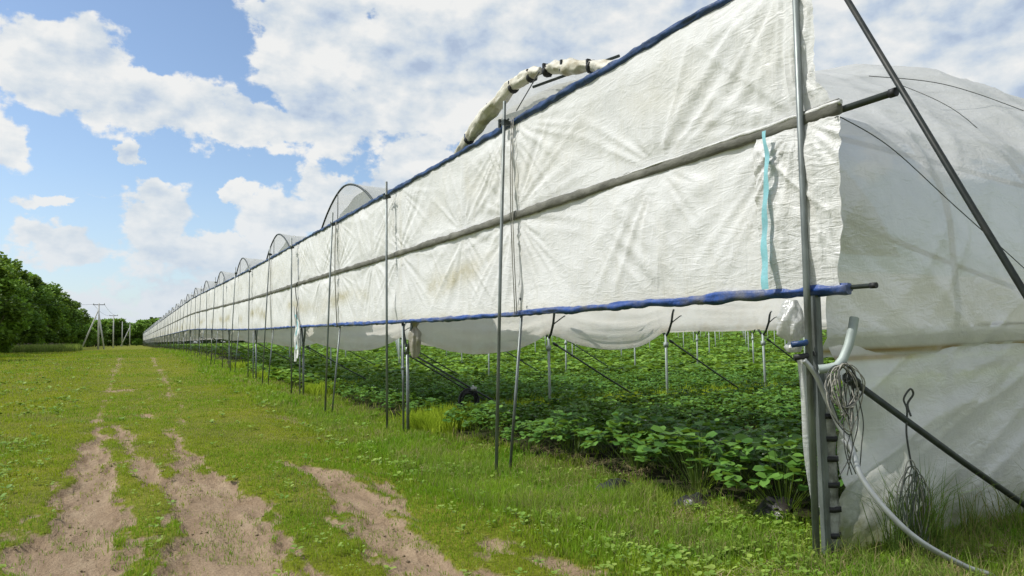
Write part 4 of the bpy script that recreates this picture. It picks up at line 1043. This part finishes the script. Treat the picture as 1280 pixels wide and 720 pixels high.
# ------------------------------------------------------------------ sky
SUN = Vector((-.89, .46, 0)).normalized(); ELEV = R(52)
w = bpy.data.worlds.new('World'); sc.world = w; w.use_nodes = True; nt = w.node_tree; nt.nodes.clear()
wo = nt.nodes.new('ShaderNodeOutputWorld'); bg = nt.nodes.new('ShaderNodeBackground')
sky = nt.nodes.new('ShaderNodeTexSky'); sky.sky_type = 'NISHITA'; sky.sun_disc = False; sky.sun_elevation = ELEV
sky.sun_rotation = math.atan2(SUN.x, SUN.y); sky.air_density = 1.0; sky.dust_density = .6; sky.ozone_density = 1.6
def m_(op, a, b=None, c=None):
    n = nt.nodes.new('ShaderNodeMath'); n.operation = op
    for i, v in enumerate((a, b, c)):
        if v is None: continue
        if isinstance(v, (int, float)): n.inputs[i].default_value = v
        else: nt.links.new(v, n.inputs[i])
    return n.outputs[0]
tc = nt.nodes.new('ShaderNodeTexCoord'); sep = nt.nodes.new('ShaderNodeSeparateXYZ'); nt.links.new(tc.outputs['Generated'], sep.inputs[0])
az = m_('MULTIPLY', m_('ARCTAN2', sep.outputs[0], sep.outputs[1]), 57.2958); el = m_('MULTIPLY', m_('ARCSINE', sep.outputs[2]), 57.2958)
def nz(scale, detail, rough, off=(0, 0), sx=1, sy=1, dist=0):
    cb = nt.nodes.new('ShaderNodeCombineXYZ'); nt.links.new(m_('MULTIPLY_ADD', az, sx, off[0]), cb.inputs[0]); nt.links.new(m_('MULTIPLY_ADD', el, sy, off[1]), cb.inputs[1])
    n = nt.nodes.new('ShaderNodeTexNoise'); n.inputs['Scale'].default_value = scale; n.inputs['Detail'].default_value = detail; n.inputs['Roughness'].default_value = rough; n.inputs['Distortion'].default_value = dist
    nt.links.new(cb.outputs[0], n.inputs['Vector']); return n.outputs[0]
# warp
wx = m_('MULTIPLY', m_('SUBTRACT', nz(.35, 5, .6, (3, 7)), .5), 5.0); wy = m_('MULTIPLY', m_('SUBTRACT', nz(.35, 5, .6, (31, 17)), .5), 3.4)
azw = m_('ADD', az, wx); elw = m_('ADD', el, wy)
BL = [(-5, 18.6, 4.6, 2.8, 1.3), (1, 16.9, 5, 2.0, 1.3), (8, 16.0, 5, 1.8, 1.2), (14, 17.0, 4.2, 2.4, 1.2), (12.8, 22, 4.6, 4.0, 1.4), (23, 21, 8, 5, 1.5), (36, 22, 11, 6, 1.5), (50, 20, 9, 6, 1.4), (62, 18, 9, 6, 1.4),
      (-8, 13.3, 2.2, 2.4, .9), (-.3, 13.2, .9, .8, 1.0), (2.0, 8.8, 2.6, 2.6, .9), (7, 10.9, 1.3, .9, .9), (9.5, 8.8, 4.0, 2.2, .9), (13.2, 11.6, 2.2, 2.0, .95), (21.5, 13.5, 3.5, 3.6, 1.0), (18, 11, 4, 1.8, .9),
      (-4, 6.4, 4, 1.6, .8), (0, 2.5, 16, 2.4, .7), (9, 5.4, 9, 2.0, .85), (1, 11, 1.6, 1.3, .8), (-5, 9.6, 2, .5, .7), (4.5, 6.6, 5, 1.7, 1.0), (-5, 7.2, 3, 1.3, .95), (14, 9.5, 5, 2.0, 1.0), (-2, 10, 1.6, .3, .5)]
field = None
for (a, e, ra, re, wt) in BL:
    d = m_('ADD', m_('POWER', m_('ABSOLUTE', m_('MULTIPLY', m_('SUBTRACT', azw, a), 1 / ra)), 2.0), m_('POWER', m_('ABSOLUTE', m_('MULTIPLY', m_('SUBTRACT', elw, e), 1 / re)), 2.0))
    gsn = m_('MULTIPLY', m_('EXPONENT', m_('MULTIPLY', d, -.9)), wt)
    field = gsn if field is None else m_('MAXIMUM', field, gsn)
det = nz(.24, 9, .56, (5, 2), 1, 1.5, 0)
det2 = nz(.24, 9, .56, (4.3, 3.2), 1, 1.5, 0)      # shifted towards the light, for modelling the billows
den = m_('ADD', field, m_('MULTIPLY', m_('SUBTRACT', det, .48), 1.8))
wide = m_('MULTIPLY', m_('GREATER_THAN', m_('ABSOLUTE', m_('SUBTRACT', az, 25)), 60), .55)   # broken cloud all round the rest of the sky
den = m_('ADD', den, wide)
mr = nt.nodes.new('ShaderNodeMapRange'); mr.interpolation_type = 'SMOOTHSTEP'; mr.inputs[1].default_value = .385; mr.inputs[2].default_value = .60; nt.links.new(den, mr.inputs[0]); mask = mr.outputs[0]
lit = m_('MULTIPLY', m_('SUBTRACT', det, det2), 2.3)
core = nt.nodes.new('ShaderNodeMapRange'); core.inputs[1].default_value = .6; core.inputs[2].default_value = 1.8; nt.links.new(den, core.inputs[0])
big = nz(.13, 4, .5, (11, 4), 1, 1.8)
shade = m_('ADD', m_('MULTIPLY', m_('SUBTRACT', big, .42), 2.2), m_('SUBTRACT', m_('MULTIPLY', core.outputs[0], .42), lit))
cr = nt.nodes.new('ShaderNodeValToRGB'); e = cr.color_ramp.elements
e[0].position = .0; e[0].color = (.90, .90, .88, 1); e[1].position = 1; e[1].color = (.44, .53, .68, 1)
x_ = e.new(.45); x_.color = (.70, .755, .80, 1); x_ = e.new(.75); x_.color = (.55, .64, .76, 1)
nt.links.new(shade, cr.inputs[0])
# blue of the sky: Nishita, scaled
sk = nt.nodes.new('ShaderNodeVectorMath'); sk.operation = 'SCALE'; sk.inputs['Scale'].default_value = .15; nt.links.new(sky.outputs[0], sk.inputs[0])
mx = nt.nodes.new('ShaderNodeMix'); mx.data_type = 'RGBA'; nt.links.new(m_('MULTIPLY', mask, .95), mx.inputs[0]); nt.links.new(sk.outputs[0], mx.inputs[6]); nt.links.new(cr.outputs[0], mx.inputs[7])
# thin haze near the horizon
hz = nt.nodes.new('ShaderNodeMapRange'); hz.inputs[1].default_value = 12; hz.inputs[2].default_value = 0; hz.inputs[3].default_value = 0; hz.inputs[4].default_value = .55; nt.links.new(el, hz.inputs[0])
mh = nt.nodes.new('ShaderNodeMix'); mh.data_type = 'RGBA'; nt.links.new(hz.outputs[0], mh.inputs[0]); nt.links.new(mx.outputs[2], mh.inputs[6]); mh.inputs[7].default_value = (.50, .62, .78, 1)
nt.links.new(mh.outputs[2], bg.inputs[0]); bg.inputs[1].default_value = 1.0
nt.links.new(bg.outputs[0], wo.inputs[0])
w.cycles.sampling_method = 'MANUAL'; w.cycles.sample_map_resolution = 512

sl = bpy.data.lights.new('sun', 'SUN'); sl.energy = 4.4; sl.angle = R(.55); sl.color = (1, .97, .91)
so = bpy.data.objects.new('sun', sl); C.objects.link(so)
dv = Vector((SUN.x * math.cos(ELEV), SUN.y * math.cos(ELEV), math.sin(ELEV))); so.rotation_euler = dv.to_track_quat('Z', 'Y').to_euler(); so.location = dv * 60

# ------------------------------------------------------------------ camera
f, pit, rol, yaw = 903.07, .0672841, -.0181162, .4861535
cam = bpy.data.cameras.new('camera'); cam.sensor_width = 36; cam.lens = f / 1280 * 36; cam.clip_start = .05; cam.clip_end = 8000
co_ = bpy.data.objects.new('camera', cam); C.objects.link(co_)
Xd = Vector((math.cos(yaw), -math.sin(yaw), 0)); Yd = Vector((math.sin(yaw), math.cos(yaw), 0)); Zd = Vector((0, 0, 1))
Fw = Yd * math.cos(pit) + Zd * math.sin(pit); Vd = -Yd * math.sin(pit) + Zd * math.cos(pit)
Rt = Xd * math.cos(rol) + Vd * math.sin(rol); Up = -Xd * math.sin(rol) + Vd * math.cos(rol)
co_.matrix_world = Matrix(((Rt.x, Up.x, -Fw.x, 0), (Rt.y, Up.y, -Fw.y, 0), (Rt.z, Up.z, -Fw.z, CAMH), (0, 0, 0, 1)))
sc.camera = co_
sc.view_settings.view_transform = 'Standard'; sc.view_settings.look = 'None'; sc.view_settings.exposure = 0
sc.cycles.max_bounces = 8; sc.cycles.transparent_max_bounces = 16; sc.cycles.transmission_bounces = 6
